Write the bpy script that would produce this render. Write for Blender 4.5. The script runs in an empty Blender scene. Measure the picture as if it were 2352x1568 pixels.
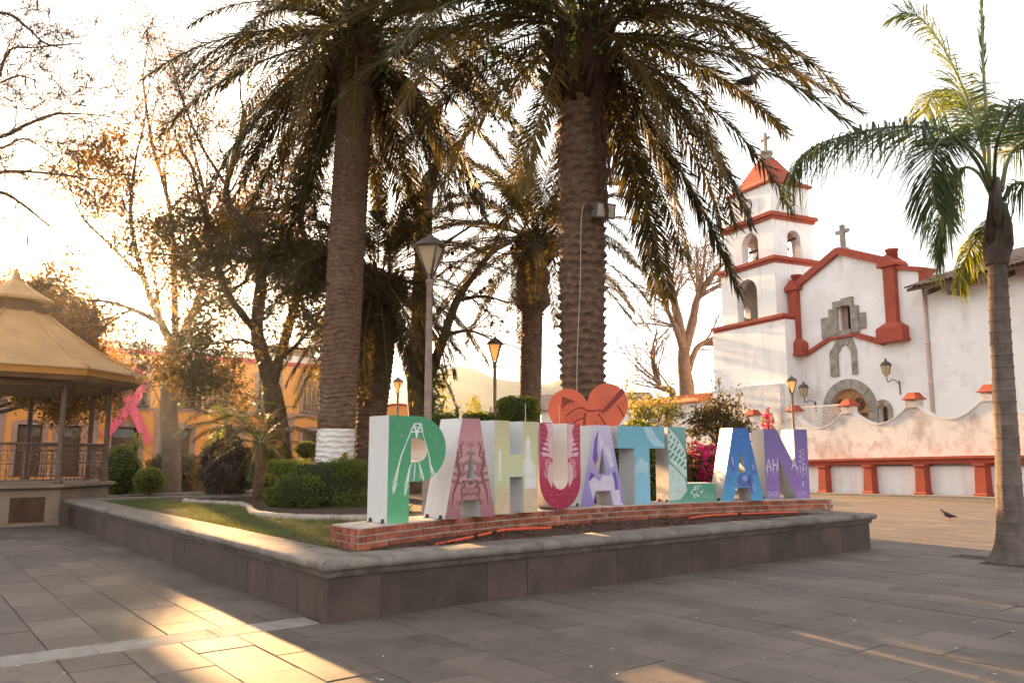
import bpy, math, random
import numpy as np
from mathutils import Vector, Matrix, noise
from mathutils.geometry import tessellate_polygon
R = math.radians
rnd = random.Random(7)
SC = bpy.context.scene
COL = SC.collection

# ---------------------------------------------------------------- camera, sky, sun, exposure
cam_d = bpy.data.cameras.new("camera")
cam_d.sensor_width = 36.0
cam_d.lens = 36.0 * 1834 / 2352
cam_d.clip_start = 0.05
cam_d.clip_end = 6000
cam = bpy.data.objects.new("camera", cam_d)
COL.objects.link(cam)
cam.location = (0, 0, 1.5)
cam.rotation_euler = (R(90 + 8.04), 0, 0)
SC.camera = cam

SUN_AZ, SUN_EL = -27.65, 11.1          # degrees; azimuth measured from +Y towards +X
sun_dir = Vector((math.sin(R(SUN_AZ)) * math.cos(R(SUN_EL)), math.cos(R(SUN_AZ)) * math.cos(R(SUN_EL)), math.sin(R(SUN_EL))))

world = bpy.data.worlds.new("World")
SC.world = world
world.use_nodes = True
wn, wl_ = world.node_tree.nodes, world.node_tree.links
wn.clear()
w_out = wn.new('ShaderNodeOutputWorld')
w_bg = wn.new('ShaderNodeBackground')
w_sky = wn.new('ShaderNodeTexSky')
w_sky.sky_type = 'NISHITA'
w_sky.sun_disc = False
w_sky.sun_elevation = R(SUN_EL)
w_sky.sun_rotation = R(SUN_AZ)
w_sky.altitude = 1000
w_sky.air_density = 1.0
w_sky.dust_density = 4.0
w_sky.ozone_density = 0.6
# thin high cloud whitens the whole dome evenly; a soft aureole surrounds the sun
w_bw = wn.new('ShaderNodeRGBToBW')
w_tint = wn.new('ShaderNodeMix'); w_tint.data_type = 'RGBA'; w_tint.blend_type = 'MULTIPLY'
w_tint.inputs[0].default_value = 1.0
w_tint.inputs[7].default_value = (1.0, 0.965, 0.93, 1)
w_mix = wn.new('ShaderNodeMix'); w_mix.data_type = 'RGBA'
w_mix.inputs[0].default_value = 0.85
w_raw = wn.new('ShaderNodeRGBToBW'); wl_.new(w_sky.outputs[0], w_raw.inputs[0])
w_den = wn.new('ShaderNodeMath'); w_den.operation = 'MULTIPLY_ADD'; w_den.inputs[1].default_value = 1 / 5.0; w_den.inputs[2].default_value = 1.0
wl_.new(w_raw.outputs[0], w_den.inputs[0])
w_inv = wn.new('ShaderNodeMath'); w_inv.operation = 'DIVIDE'; w_inv.inputs[0].default_value = 1.0; wl_.new(w_den.outputs[0], w_inv.inputs[1])
w_lum = wn.new('ShaderNodeMath'); w_lum.operation = 'MULTIPLY'; wl_.new(w_raw.outputs[0], w_lum.inputs[0]); wl_.new(w_inv.outputs[0], w_lum.inputs[1])
w_pow = wn.new('ShaderNodeMath'); w_pow.operation = 'POWER'; w_pow.inputs[1].default_value = -0.5; wl_.new(w_lum.outputs[0], w_pow.inputs[0])
w_k = wn.new('ShaderNodeMath'); w_k.operation = 'MULTIPLY'; wl_.new(w_inv.outputs[0], w_k.inputs[0]); wl_.new(w_pow.outputs[0], w_k.inputs[1])
w_veil = wn.new('ShaderNodeMix'); w_veil.data_type = 'RGBA'; w_veil.blend_type = 'MULTIPLY'; w_veil.inputs[0].default_value = 1.0
wl_.new(w_sky.outputs[0], w_veil.inputs[6]); wl_.new(w_k.outputs[0], w_veil.inputs[7])
wl_.new(w_veil.outputs[2], w_bw.inputs[0])
wl_.new(w_bw.outputs[0], w_tint.inputs[6])
wl_.new(w_veil.outputs[2], w_mix.inputs[6])
wl_.new(w_tint.outputs[2], w_mix.inputs[7])
w_tc = wn.new('ShaderNodeTexCoord')
w_dot = wn.new('ShaderNodeVectorMath'); w_dot.operation = 'DOT_PRODUCT'
w_dot.inputs[1].default_value = sun_dir
wl_.new(w_tc.outputs['Generated'], w_dot.inputs[0])
w_c = wn.new('ShaderNodeMath'); w_c.operation = 'MAXIMUM'; w_c.inputs[1].default_value = 0.0
wl_.new(w_dot.outputs['Value'], w_c.inputs[0])
def w_lobe(power, gain):
    a = wn.new('ShaderNodeMath'); a.operation = 'POWER'; a.inputs[1].default_value = power
    wl_.new(w_c.outputs[0], a.inputs[0])
    b = wn.new('ShaderNodeMath'); b.operation = 'MULTIPLY'; b.inputs[1].default_value = gain
    wl_.new(a.outputs[0], b.inputs[0])
    return b
l1, l2 = w_lobe(150.0, 4.0), w_lobe(1600.0, 160.0)
w_s = wn.new('ShaderNodeMath'); w_s.operation = 'ADD'
wl_.new(l1.outputs[0], w_s.inputs[0]); wl_.new(l2.outputs[0], w_s.inputs[1])
w_gl = wn.new('ShaderNodeMix'); w_gl.data_type = 'RGBA'; w_gl.blend_type = 'MULTIPLY'
w_gl.inputs[0].default_value = 1.0
w_gl.inputs[7].default_value = (1.0, 0.72, 0.38, 1)
wl_.new(w_s.outputs[0], w_gl.inputs[6])
w_add = wn.new('ShaderNodeMix'); w_add.data_type = 'RGBA'; w_add.blend_type = 'ADD'
w_add.inputs[0].default_value = 1.0
wl_.new(w_mix.outputs[2], w_add.inputs[6]); wl_.new(w_gl.outputs[2], w_add.inputs[7])
wl_.new(w_add.outputs[2], w_bg.inputs[0])
w_bg.inputs[1].default_value = 0.10
wl_.new(w_bg.outputs[0], w_out.inputs[0])

sun_d = bpy.data.lights.new("sun", 'SUN')
sun_d.energy = 2.3
sun_d.angle = R(1.0)
sun_d.color = (1.0, 0.57, 0.24)
sun = bpy.data.objects.new("sun", sun_d)
COL.objects.link(sun)
sun.location = sun_dir * 60
sun.rotation_euler = (-sun_dir).to_track_quat('-Z', 'Y').to_euler()

SC.view_settings.view_transform = 'Standard'
SC.view_settings.look = 'None'
SC.view_settings.gamma = 1.0
SC.view_settings.exposure = 3.85
HAZE_D = 0.00018
SC.render.engine = 'CYCLES'
SC.cycles.use_denoising = True
SC.cycles.max_bounces = 8
SC.cycles.diffuse_bounces = 3
SC.cycles.glossy_bounces = 2
SC.cycles.transmission_bounces = 4
SC.cycles.transparent_max_bounces = 8
SC.cycles.volume_bounces = 1
SC.cycles.sample_clamp_indirect = 6.0
SC.cycles.caustics_reflective = False
SC.cycles.caustics_refractive = False

# ---------------------------------------------------------------- frames of the place
C0 = (-1.66, 7.43); AU = R(38.03)
U = (math.cos(AU), math.sin(AU)); V = (-math.sin(AU), math.cos(AU))
def PL(s, t, z=0.0):                       # square of the garden bed: s along its front wall, t along its long side
    return Vector((C0[0] + s * U[0] + t * V[0], C0[1] + s * U[1] + t * V[1], z))
CE = (math.sin(R(25)), -math.cos(R(25))); CN = (math.cos(R(25)), math.sin(R(25)))
def CH(a, b, z=0.0):                       # church square: a along the facade, b into the church
    return Vector((a * CE[0] + b * CN[0], a * CE[1] + b * CN[1], z))
def W(x, y, z=0.0):
    return Vector((x, y, z))
def ground_z(x, y):
    a = -CE[0] * (x - 16.7) - CE[1] * (y - 28.3)
    k = min(1.0, max(0.0, (x - 2.0) / 6.0))
    return -0.0245 * k * min(12.0, max(0.0, a))

# ---------------------------------------------------------------- helpers
def tag(o, label=None, cat=None, group=None, kind=None):
    if label: o['label'] = label
    if cat: o['category'] = cat
    if group: o['group'] = group
    if kind: o['kind'] = kind
    return o
def thing(name, label, cat, loc=(0, 0, 0), group=None, rz=0.0):
    o = bpy.data.objects.new(name, None)
    o.empty_display_size = 0.2
    COL.objects.link(o)
    o.location = loc
    o.rotation_euler = (0, 0, rz)
    return tag(o, label, cat, group)
def put(o, parent, world_coords=True):
    if parent is not None:
        o.parent = parent
        if world_coords:
            o.matrix_parent_inverse = pworld(parent).inverted()
    return o
def pworld(q):
    m = Matrix.LocRotScale(q.location, q.rotation_euler, q.scale)
    if q.parent is None: return m
    return pworld(q.parent) @ q.matrix_parent_inverse @ m
def obj(name, mesh, parent=None, world_coords=True):
    o = bpy.data.objects.new(name, mesh)
    COL.objects.link(o)
    return put(o, parent, world_coords)

class MB:
    def __init__(s):
        s.v = []; s.f = []; s.m = []; s.sm = []
    def add(s, vs, fs, mi=0, smooth=False):
        k = len(s.v)
        s.v.extend([tuple(p) for p in vs])
        for f in fs:
            s.f.append(tuple(i + k for i in f)); s.m.append(mi); s.sm.append(smooth)
    def box(s, fr, a0, a1, b0, b1, z0, z1, mi=0):
        p = [fr(a, b, z) for z in (z0, z1) for b in (b0, b1) for a in (a0, a1)]
        s.add(p, [(0, 2, 3, 1), (4, 5, 7, 6), (0, 1, 5, 4), (2, 6, 7, 3), (0, 4, 6, 2), (1, 3, 7, 5)], mi)
    def bbox(s, fr, a0, a1, b0, b1, z0, z1, c=0.01, mi=0):     # box with the top edges chamfered
        p = [fr(a, b, z0) for b in (b0, b1) for a in (a0, a1)]
        p += [fr(a, b, z1 - c) for b in (b0, b1) for a in (a0, a1)]
        p += [fr(a, b, z1) for b in (b0 + c, b1 - c) for a in (a0 + c, a1 - c)]
        q = lambda i: [(i, i + 1, i + 5, i + 4), (i + 1, i + 3, i + 7, i + 5), (i + 3, i + 2, i + 6, i + 7), (i + 2, i, i + 4, i + 6)]
        s.add(p, [(0, 2, 3, 1)] + q(0) + q(4) + [(8, 9, 11, 10)], mi)
    def extr(s, fr, outer, b0, b1, holes=(), mi=0, caps=(True, True), mside=None):   # outline in (a, z), extruded along b
        loops = [list(outer)] + [list(h) for h in holes]
        flat = [p for l in loops for p in l]
        tri = tessellate_polygon([[Vector((x, y, 0)) for x, y in l] for l in loops])
        n = len(flat)
        k = len(s.v)
        s.v.extend([tuple(fr(x, b0, y)) for x, y in flat]); s.v.extend([tuple(fr(x, b1, y)) for x, y in flat])
        for t in tri:
            if caps[0]: s.f.append(tuple(i + k for i in t)); s.m.append(mi); s.sm.append(False)
            if caps[1]: s.f.append(tuple(i + k + n for i in reversed(t))); s.m.append(mi); s.sm.append(False)
        base = 0
        for l in loops:
            for i in range(len(l)):
                j = (i + 1) % len(l)
                s.f.append((k + base + i, k + base + j, k + n + base + j, k + n + base + i)); s.m.append(mi if mside is None else mside); s.sm.append(False)
            base += len(l)
    def tube(s, pts, rad, n=8, cap=True, mi=0, smooth=True):
        pts = [Vector(p) for p in pts]
        if not hasattr(rad, '__len__'): rad = [rad] * len(pts)
        k = len(s.v); up = Vector((0, 0, 1))
        x = None
        for i, p in enumerate(pts):
            d = (pts[min(i + 1, len(pts) - 1)] - pts[max(i - 1, 0)]).normalized()
            if x is None:
                x = d.cross(up) if abs(d.z) < 0.95 else d.cross(Vector((1, 0, 0)))
            x = (x - d * x.dot(d)).normalized()
            y = d.cross(x)
            for j in range(n):
                a = 2 * math.pi * j / n
                s.v.append(tuple(p + (x * math.cos(a) + y * math.sin(a)) * rad[i]))
        for i in range(len(pts) - 1):
            for j in range(n):
                s.f.append((k + i * n + j, k + i * n + (j + 1) % n, k + (i + 1) * n + (j + 1) % n, k + (i + 1) * n + j)); s.m.append(mi); s.sm.append(smooth)
        if cap:
            s.f.append(tuple(k + j for j in reversed(range(n)))); s.m.append(mi); s.sm.append(False)
            s.f.append(tuple(k + (len(pts) - 1) * n + j for j in range(n))); s.m.append(mi); s.sm.append(False)
    def lathe(s, c, prof, n=16, mi=0, smooth=True, a0=0.0):
        k = len(s.v); c = Vector(c)
        for r, z in prof:
            for j in range(n):
                a = a0 + 2 * math.pi * j / n
                s.v.append((c.x + r * math.cos(a), c.y + r * math.sin(a), c.z + z))
        for i in range(len(prof) - 1):
            for j in range(n):
                s.f.append((k + i * n + j, k + i * n + (j + 1) % n, k + (i + 1) * n + (j + 1) % n, k + (i + 1) * n + j)); s.m.append(mi); s.sm.append(smooth)
        for i, rev in ((0, True), (len(prof) - 1, False)):
            idx = [k + i * n + j for j in range(n)]
            s.f.append(tuple(reversed(idx)) if rev else tuple(idx)); s.m.append(mi); s.sm.append(False)
    def mesh(s, name, mats, fix=True):
        me = bpy.data.meshes.new(name)
        me.from_pydata(s.v, [], s.f)
        mats = mats if isinstance(mats, (list, tuple)) else [mats]
        for m in mats: me.materials.append(m)
        me.polygons.foreach_set('material_index', s.m)
        me.polygons.foreach_set('use_smooth', s.sm)
        if fix:
            import bmesh
            bm = bmesh.new(); bm.from_mesh(me)
            bmesh.ops.recalc_face_normals(bm, faces=bm.faces)
            bm.to_mesh(me); bm.free()
        me.update()
        return me
    def build(s, name, mats, parent=None, world_coords=True, fix=True):
        return obj(name, s.mesh(name, mats, fix), parent, world_coords)

def quads_mesh(name, P, mat, mats_idx=None, smooth=False):
    """P: array (n,4,3) of quads"""
    n = len(P)
    me = bpy.data.meshes.new(name)
    me.vertices.add(n * 4); me.loops.add(n * 4); me.polygons.add(n)
    me.vertices.foreach_set('co', np.asarray(P, dtype=np.float32).ravel())
    me.loops.foreach_set('vertex_index', np.arange(n * 4, dtype=np.int32))
    me.polygons.foreach_set('loop_start', np.arange(0, n * 4, 4, dtype=np.int32))
    me.polygons.foreach_set('loop_total', np.full(n, 4, dtype=np.int32))
    mats = mat if isinstance(mat, (list, tuple)) else [mat]
    for m in mats: me.materials.append(m)
    if mats_idx is not None: me.polygons.foreach_set('material_index', np.asarray(mats_idx, dtype=np.int32))
    me.update(calc_edges=True)
    return me
def leaf_quads(C, size, rs, aspect=0.45, up=0.0, fold=0.0):
    """kite leaves of random orientation at centres C"""
    n = len(C)
    d = rs.normal(size=(n, 3)); d[:, 2] -= up; d /= np.linalg.norm(d, axis=1)[:, None]
    q = rs.normal(size=(n, 3)); w = np.cross(d, q); w /= np.linalg.norm(w, axis=1)[:, None] + 1e-9
    s = (size * rs.uniform(0.6, 1.25, n))[:, None]
    return np.stack([C - d * s * 0.5, C + w * s * aspect * 0.5 - d * s * 0.05, C + d * s * 0.5, C - w * s * aspect * 0.5 - d * s * 0.05], axis=1)

# ---------------------------------------------------------------- materials
def mat(name, col, rough=0.85, var=None, bump=None, rndv=0.0, trans=0.0, tcol=None, spec=0.3, metal=0.0, col2=None, streak=None, dirt=None, emis=None, wc=False, dirt2=None):
    m = bpy.data.materials.new(name); m.use_nodes = True
    nt = m.node_tree; N, L = nt.nodes, nt.links
    bs = N['Principled BSDF']; out = N['Material Output']
    bs.inputs['Roughness'].default_value = rough
    bs.inputs['Metallic'].default_value = metal
    bs.inputs['Specular IOR Level'].default_value = spec
    c4 = (*col, 1)
    bs.inputs['Base Color'].default_value = c4
    sock = None
    def mixn(fac, a, b, blend='MIX'):
        x = N.new('ShaderNodeMix'); x.data_type = 'RGBA'; x.blend_type = blend
        if hasattr(fac, 'links'): L.new(fac, x.inputs[0])
        else: x.inputs[0].default_value = fac
        for i, q in ((6, a), (7, b)):
            if hasattr(q, 'links'): L.new(q, x.inputs[i])
            else: x.inputs[i].default_value = (*q, 1) if len(q) == 3 else q
        return x.outputs[2]
    tc = N.new('ShaderNodeTexCoord'); co = tc.outputs['Object']
    if wc: co = N.new('ShaderNodeNewGeometry').outputs['Position']
    def noi(scale, detail=5, sc=None, rg=0.6):
        t = N.new('ShaderNodeTexNoise'); t.inputs['Scale'].default_value = scale; t.inputs['Detail'].default_value = detail; t.inputs['Roughness'].default_value = rg
        if sc:
            mp = N.new('ShaderNodeMapping'); mp.inputs['Scale'].default_value = sc; L.new(co, mp.inputs[0]); L.new(mp.outputs[0], t.inputs[0])
        else: L.new(co, t.inputs[0])
        return t.outputs[0]
    def ramp(fac, a, b):
        r = N.new('ShaderNodeMapRange'); r.inputs[1].default_value = a; r.inputs[2].default_value = b; L.new(fac, r.inputs[0]); return r.outputs[0]
    cur = col
    if var:                                   # (scale, strength)
        d = tuple(max(0, c * (1 - var[1])) for c in col); b = tuple(min(1, c * (1 + var[1])) for c in col)
        if col2: b = col2; d = col
        cur = mixn(ramp(noi(var[0]), 0.32, 0.68), d, b)
    if streak:                                # (colour, amount, scale) vertical run-down stains
        s1 = ramp(noi(streak[2], 4, (1, 1, 0.07)), 0.5, 0.78)
        s2 = ramp(noi(streak[2] * 0.25, 3), 0.42, 0.7)
        mu = N.new('ShaderNodeMath'); mu.operation = 'MULTIPLY'; L.new(s1, mu.inputs[0]); L.new(s2, mu.inputs[1])
        mv = N.new('ShaderNodeMath'); mv.operation = 'MULTIPLY'; mv.inputs[1].default_value = streak[1]; L.new(mu.outputs[0], mv.inputs[0])
        cur = mixn(mv.outputs[0], cur, streak[0])
    if dirt:                                  # (colour, amount, scale, lo)
        f = ramp(noi(dirt[2], 8, None, 0.7), dirt[3], dirt[3] + 0.18)
        mv = N.new('ShaderNodeMath'); mv.operation = 'MULTIPLY'; mv.inputs[1].default_value = dirt[1]; L.new(f, mv.inputs[0])
        cur = mixn(mv.outputs[0], cur, dirt[0])
    if dirt2:
        f = ramp(noi(dirt2[2], 4, dirt2[4] if len(dirt2) > 4 else None, 0.55), dirt2[3], dirt2[3] + 0.10)
        mv = N.new('ShaderNodeMath'); mv.operation = 'MULTIPLY'; mv.inputs[1].default_value = dirt2[1]; L.new(f, mv.inputs[0])
        cur = mixn(mv.outputs[0], cur, dirt2[0])
    if rndv:
        oi = N.new('ShaderNodeObjectInfo')
        rr = N.new('ShaderNodeMapRange'); rr.inputs[3].default_value = 1 - rndv; rr.inputs[4].default_value = 1 + rndv; L.new(oi.outputs['Random'], rr.inputs[0])
        cb = N.new('ShaderNodeCombineColor')
        for i in range(3): L.new(rr.outputs[0], cb.inputs[i])
        cur = mixn(1.0, cur, cb.outputs[0], 'MULTIPLY')
    if hasattr(cur, 'links'): L.new(cur, bs.inputs['Base Color'])
    if bump:
        bp = N.new('ShaderNodeBump'); bp.inputs['Strength'].default_value = bump[1]; bp.inputs['Distance'].default_value = bump[2] if len(bump) > 2 else 0.02
        L.new(noi(bump[0], 6), bp.inputs['Height']); L.new(bp.outputs[0], bs.inputs['Normal'])
    if trans:
        tr = N.new('ShaderNodeBsdfTranslucent')
        if tcol: tr.inputs[0].default_value = (*tcol, 1)
        elif hasattr(cur, 'links'): L.new(cur, tr.inputs[0])
        else: tr.inputs[0].default_value = c4
        mx = N.new('ShaderNodeMixShader'); mx.inputs[0].default_value = trans
        L.new(bs.outputs[0], mx.inputs[1]); L.new(tr.outputs[0], mx.inputs[2]); L.new(mx.outputs[0], out.inputs[0])
    if emis:
        bs.inputs['Emission Color'].default_value = (*emis[0], 1); bs.inputs['Emission Strength'].default_value = emis[1]
    return m

M = {}
M['tile'] = mat('paving_stone', (0.120, 0.094, 0.076), 0.70, var=(1.1, 0.22), bump=(60, 0.5, 0.005), rndv=0.2, dirt=((0.052, 0.041, 0.033), 0.85, 2.0, 0.53), dirt2=((0.055, 0.043, 0.035), 0.55, 0.55, 0.60, (1, .35, 1)), spec=0.35, wc=True)
M['joint'] = mat('paving_joint', (0.062, 0.052, 0.044), 0.95, var=(9, 0.3))
M['ground'] = mat('plaza_ground', (0.21, 0.175, 0.14), 0.85, var=(0.8, 0.2), dirt=((0.13, 0.11, 0.09), 0.6, 1.2, 0.5))
M['band'] = mat('concrete_band', (0.25, 0.22, 0.19), 0.85, var=(5, 0.2), bump=(80, 0.4, 0.004), dirt=((0.13, 0.11, 0.09), 0.6, 4, 0.55))
M['slab'] = mat('brown_stone_slab', (0.068, 0.043, 0.032), 0.62, var=(2.6, 0.3), bump=(45, 0.25, 0.004), rndv=0.25, streak=((0.028, 0.021, 0.017), 1.0, 7.0), dirt=((0.15, 0.115, 0.095), 0.6, 6, 0.6), spec=0.4, wc=True)
M['coping'] = mat('coping_stone', (0.20, 0.17, 0.143), 0.9, var=(4, 0.25), bump=(38, 0.8, 0.012), dirt=((0.06, 0.048, 0.038), 0.9, 5, 0.52), dirt2=((0.10, 0.08, 0.065), 0.6, 1.3, 0.55))
M['brick'] = mat('red_brick', (0.30, 0.085, 0.045), 0.9, var=(7, 0.4), bump=(50, 0.6, 0.006), rndv=0.28, dirt=((0.42, 0.34, 0.29), 0.8, 8, 0.55), wc=True)
M['mortar'] = mat('grey_mortar', (0.42, 0.36, 0.31), 0.95, var=(8, 0.2), bump=(60, 0.6, 0.006))
M['mulch'] = mat('dark_mulch', (0.075, 0.042, 0.03), 0.97, var=(18, 0.5), bump=(40, 1.0, 0.03))
M['chip'] = mat('bark_chip', (0.10, 0.05, 0.035), 0.95, rndv=0.0, var=(30, 0.6))
M['soil'] = mat('garden_soil', (0.085, 0.058, 0.042), 0.97, var=(6, 0.35), bump=(25, 1.0, 0.03))
M['grass'] = mat('grass_blade', (0.10, 0.125, 0.045), 0.7, var=(1.6, 0.45), trans=0.3, tcol=(0.22, 0.24, 0.05))
M['edging'] = mat('garden_edging', (0.34, 0.29, 0.245), 0.95, var=(5, 0.25), bump=(30, 0.8, 0.015))
M['white_panel'] = mat('white_sheet_metal', (0.60, 0.585, 0.575), 0.42, var=(1.3, 0.1), streak=((0.36, 0.33, 0.30), 0.8, 9), dirt=((0.26, 0.22, 0.19), 0.6, 9, 0.62), spec=0.5)
M['steel'] = mat('dark_steel', (0.06, 0.05, 0.045), 0.5, metal=0.6)
M['hose'] = mat('orange_hose', (0.62, 0.085, 0.025), 0.5)
M['black'] = mat('black_rubber', (0.02, 0.018, 0.017), 0.6)
M['plaster'] = mat('white_plaster', (0.82, 0.80, 0.775), 0.92, var=(0.35, 0.04), bump=(5, 0.2, 0.02), streak=((0.36, 0.29, 0.25), 1.0, 1.5), dirt=((0.54, 0.48, 0.43), 0.6, 1.1, 0.56), dirt2=((0.66, 0.60, 0.56), 0.5, 0.35, 0.55))
M['plaster_old'] = mat('stained_plaster', (0.74, 0.69, 0.64), 0.95, var=(0.6, 0.08), bump=(5, 0.22, 0.02), streak=((0.30, 0.23, 0.19), 1.0, 2.0), dirt=((0.40, 0.32, 0.27), 0.8, 1.5, 0.49), dirt2=((0.45, 0.36, 0.31), 0.6, 0.5, 0.5))
M['redtrim'] = mat('red_painted_trim', (0.34, 0.066, 0.036), 0.85, var=(1.5, 0.16), bump=(9, 0.4, 0.02), dirt=((0.17, 0.05, 0.035), 0.6, 2.2, 0.58))
M['orangetrim'] = mat('orange_wall_cap', (0.55, 0.15, 0.055), 0.85, var=(1.2, 0.14), dirt=((0.3, 0.10, 0.05), 0.6, 1.4, 0.58))
M['chstone'] = mat('grey_cut_stone', (0.30, 0.265, 0.225), 0.95, var=(3.0, 0.3), bump=(14, 0.9, 0.03), rndv=0.15, dirt=((0.13, 0.11, 0.095), 0.7, 4, 0.55))
M['dark'] = mat('dark_interior', (0.018, 0.013, 0.01), 0.95)
M['wood'] = mat('old_door_wood', (0.36, 0.165, 0.05), 0.55, var=(3, 0.3), bump=(20, 0.3, 0.01), streak=((0.09, 0.035, 0.012), 0.8, 8))
M['wood_dark'] = mat('dark_wood', (0.085, 0.038, 0.02), 0.65, var=(4, 0.35))
M['bronze'] = mat('bell_bronze', (0.06, 0.06, 0.05), 0.5, metal=0.5)
M['rooftile'] = mat('weathered_roof_tile', (0.19, 0.125, 0.095), 0.95, var=(2, 0.35), bump=(15, 0.8, 0.02), rndv=0.3)
M['iron'] = mat('lamp_iron', (0.10, 0.085, 0.072), 0.55, var=(6, 0.25), metal=0.3)
M['pole'] = mat('weathered_pole', (0.23, 0.175, 0.135), 0.65, var=(8, 0.3), bump=(30, 0.3, 0.004))
M['glass_lamp'] = mat('frosted_lamp_glass', (0.72, 0.62, 0.46), 0.35, var=(5, 0.08), trans=0.6, tcol=(0.88, 0.70, 0.42))
M['yellow'] = mat('ochre_plaster', (0.66, 0.27, 0.065), 0.92, var=(0.5, 0.07), bump=(6, 0.3, 0.03), streak=((0.45, 0.19, 0.06), 0.5, 2))
M['pinkstone'] = mat('pink_stone_trim', (0.30, 0.175, 0.135), 0.9, var=(2, 0.18))
M['crimson'] = mat('crimson_band', (0.42, 0.045, 0.05), 0.85, var=(1, 0.15))
M['parapet'] = mat('white_parapet', (0.66, 0.60, 0.55), 0.9, var=(0.8, 0.1))
M['winglass'] = mat('window_glass', (0.045, 0.035, 0.028), 0.12, spec=0.6)
M['pinkcloth'] = mat('pink_ribbon_cloth', (0.66, 0.10, 0.14), 0.7, var=(2, 0.12))
M['roofcream'] = mat('gazebo_roof_cream', (0.55, 0.33, 0.14), 0.75, var=(0.7, 0.14), streak=((0.30, 0.17, 0.08), 0.8, 3), dirt=((0.28, 0.15, 0.07), 0.6, 3, 0.56), bump=(3, .25, .03))  # orange of the sunlit haze is mixed into the cream roof colour
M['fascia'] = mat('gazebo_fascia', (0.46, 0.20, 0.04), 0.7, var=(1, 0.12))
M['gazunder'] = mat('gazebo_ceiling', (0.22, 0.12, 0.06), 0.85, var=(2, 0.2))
M['gazstone'] = mat('gazebo_stone', (0.27, 0.195, 0.145), 0.9, var=(2, 0.16), bump=(20, 0.4, 0.01), streak=((0.15, 0.10, 0.075), 0.5, 4))
M['gaziron'] = mat('gazebo_iron', (0.16, 0.095, 0.065), 0.6, var=(5, 0.25))
M['bark'] = mat('tree_bark', (0.10, 0.066, 0.046), 0.95, var=(6, 0.35), bump=(16, 1.0, 0.04))
M['barkpale'] = mat('pale_bark', (0.16, 0.112, 0.082), 0.95, var=(4, 0.3), bump=(14, 0.9, 0.03))
M['palmbark'] = mat('palm_trunk_bark', (0.155, 0.092, 0.06), 0.95, var=(9, 0.35), bump=(45, 0.9, 0.02), dirt=((0.055, 0.035, 0.025), 0.75, 5, 0.54), dirt2=((0.21, 0.14, 0.10), 0.5, 1.4, 0.55))
M['palmbark2'] = mat('grey_palm_bark', (0.14, 0.108, 0.09), 0.92, var=(5, 0.28), bump=(30, 0.6, 0.015), streak=((0.07, 0.055, 0.045), 0.6, 4))
M['limewash'] = mat('limewash_paint', (0.74, 0.70, 0.66), 0.9, var=(6, 0.08), bump=(30, 0.5, 0.01))
M['frond'] = mat('palm_leaflet', (0.042, 0.037, 0.015), 0.55, rndv=0.3, trans=0.24, tcol=(0.15, 0.11, 0.016), spec=0.3)
M['frondold'] = mat('old_palm_leaflet', (0.105, 0.078, 0.022), 0.6, rndv=0.25, trans=0.34, tcol=(0.32, 0.20, 0.03))
M['fronddead'] = mat('dead_palm_leaflet', (0.085, 0.045, 0.024), 0.8, rndv=0.2, trans=0.15)
M['frondq'] = mat('queen_palm_leaflet', (0.045, 0.07, 0.022), 0.45, rndv=0.3, trans=0.36, tcol=(0.20, 0.26, 0.03), spec=0.4)
M['rachis'] = mat('palm_leaf_stem', (0.17, 0.13, 0.05), 0.6, rndv=0.2)
M['rachisg'] = mat('green_leaf_stem', (0.15, 0.17, 0.075), 0.5, rndv=0.2)
M['leafdark'] = mat('dark_tree_leaf', (0.042, 0.042, 0.015), 0.55, var=(1.2, 0.5), trans=0.32, tcol=(0.22, 0.15, 0.025))
M['leafwarm'] = mat('dry_tree_leaf', (0.085, 0.06, 0.022), 0.6, var=(0.9, 0.5), trans=0.45, tcol=(0.50, 0.24, 0.035))
M['leafhedge'] = mat('hedge_leaf', (0.092, 0.126, 0.02), 0.5, var=(2.2, 0.45), trans=0.3, tcol=(0.26, 0.27, 0.02))
M['leafbright'] = mat('bright_shrub_leaf', (0.085, 0.125, 0.02), 0.5, var=(3, 0.4), trans=0.4, tcol=(0.38, 0.38, 0.03))
M['leaffern'] = mat('feathery_leaf', (0.12, 0.14, 0.045), 0.6, var=(2, 0.3), trans=0.45, tcol=(0.42, 0.38, 0.06))
M['hedgecore'] = mat('hedge_shade_twigs', (0.022, 0.026, 0.008), 0.95, var=(20, 0.5))  # near-black core colour stands in for the shade inside the foliage
M['magenta'] = mat('magenta_bract', (0.55, 0.02, 0.16), 0.6, var=(6, 0.35), trans=0.45, tcol=(0.75, 0.04, 0.22))
M['croton'] = mat('croton_leaf', (0.36, 0.20, 0.03), 0.5, var=(6, 0.4), trans=0.35, tcol=(0.6, 0.35, 0.03))
M['purpleplant'] = mat('dark_purple_leaf', (0.035, 0.022, 0.022), 0.5, var=(5, 0.4), trans=0.15, spec=0.5)
M['hill'] = mat('distant_hillside', (0.10, 0.095, 0.06), 0.95, var=(0.02, 0.4))
M['feather'] = mat('dark_pigeon_feather', (0.03, 0.03, 0.034), 0.5, var=(20, 0.5), spec=0.5)
M['pinkleg'] = mat('pigeon_leg', (0.35, 0.10, 0.08), 0.6)
M['bluepaint'] = mat('blue_paint', (0.05, 0.09, 0.28), 0.7)
M['lightmetal'] = mat('grey_lamp_housing', (0.11, 0.10, 0.09), 0.5)
M['lensglass'] = mat('floodlight_glass', (0.42, 0.36, 0.30), 0.25, spec=0.6)
M['wire'] = mat('pale_wire', (0.42, 0.34, 0.25), 0.6)
M['spout'] = mat('pink_downspout', (0.62, 0.45, 0.38), 0.7, var=(2, 0.12))
M['petal'] = mat('fallen_petal', (0.72, 0.66, 0.62), 0.8)
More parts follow.
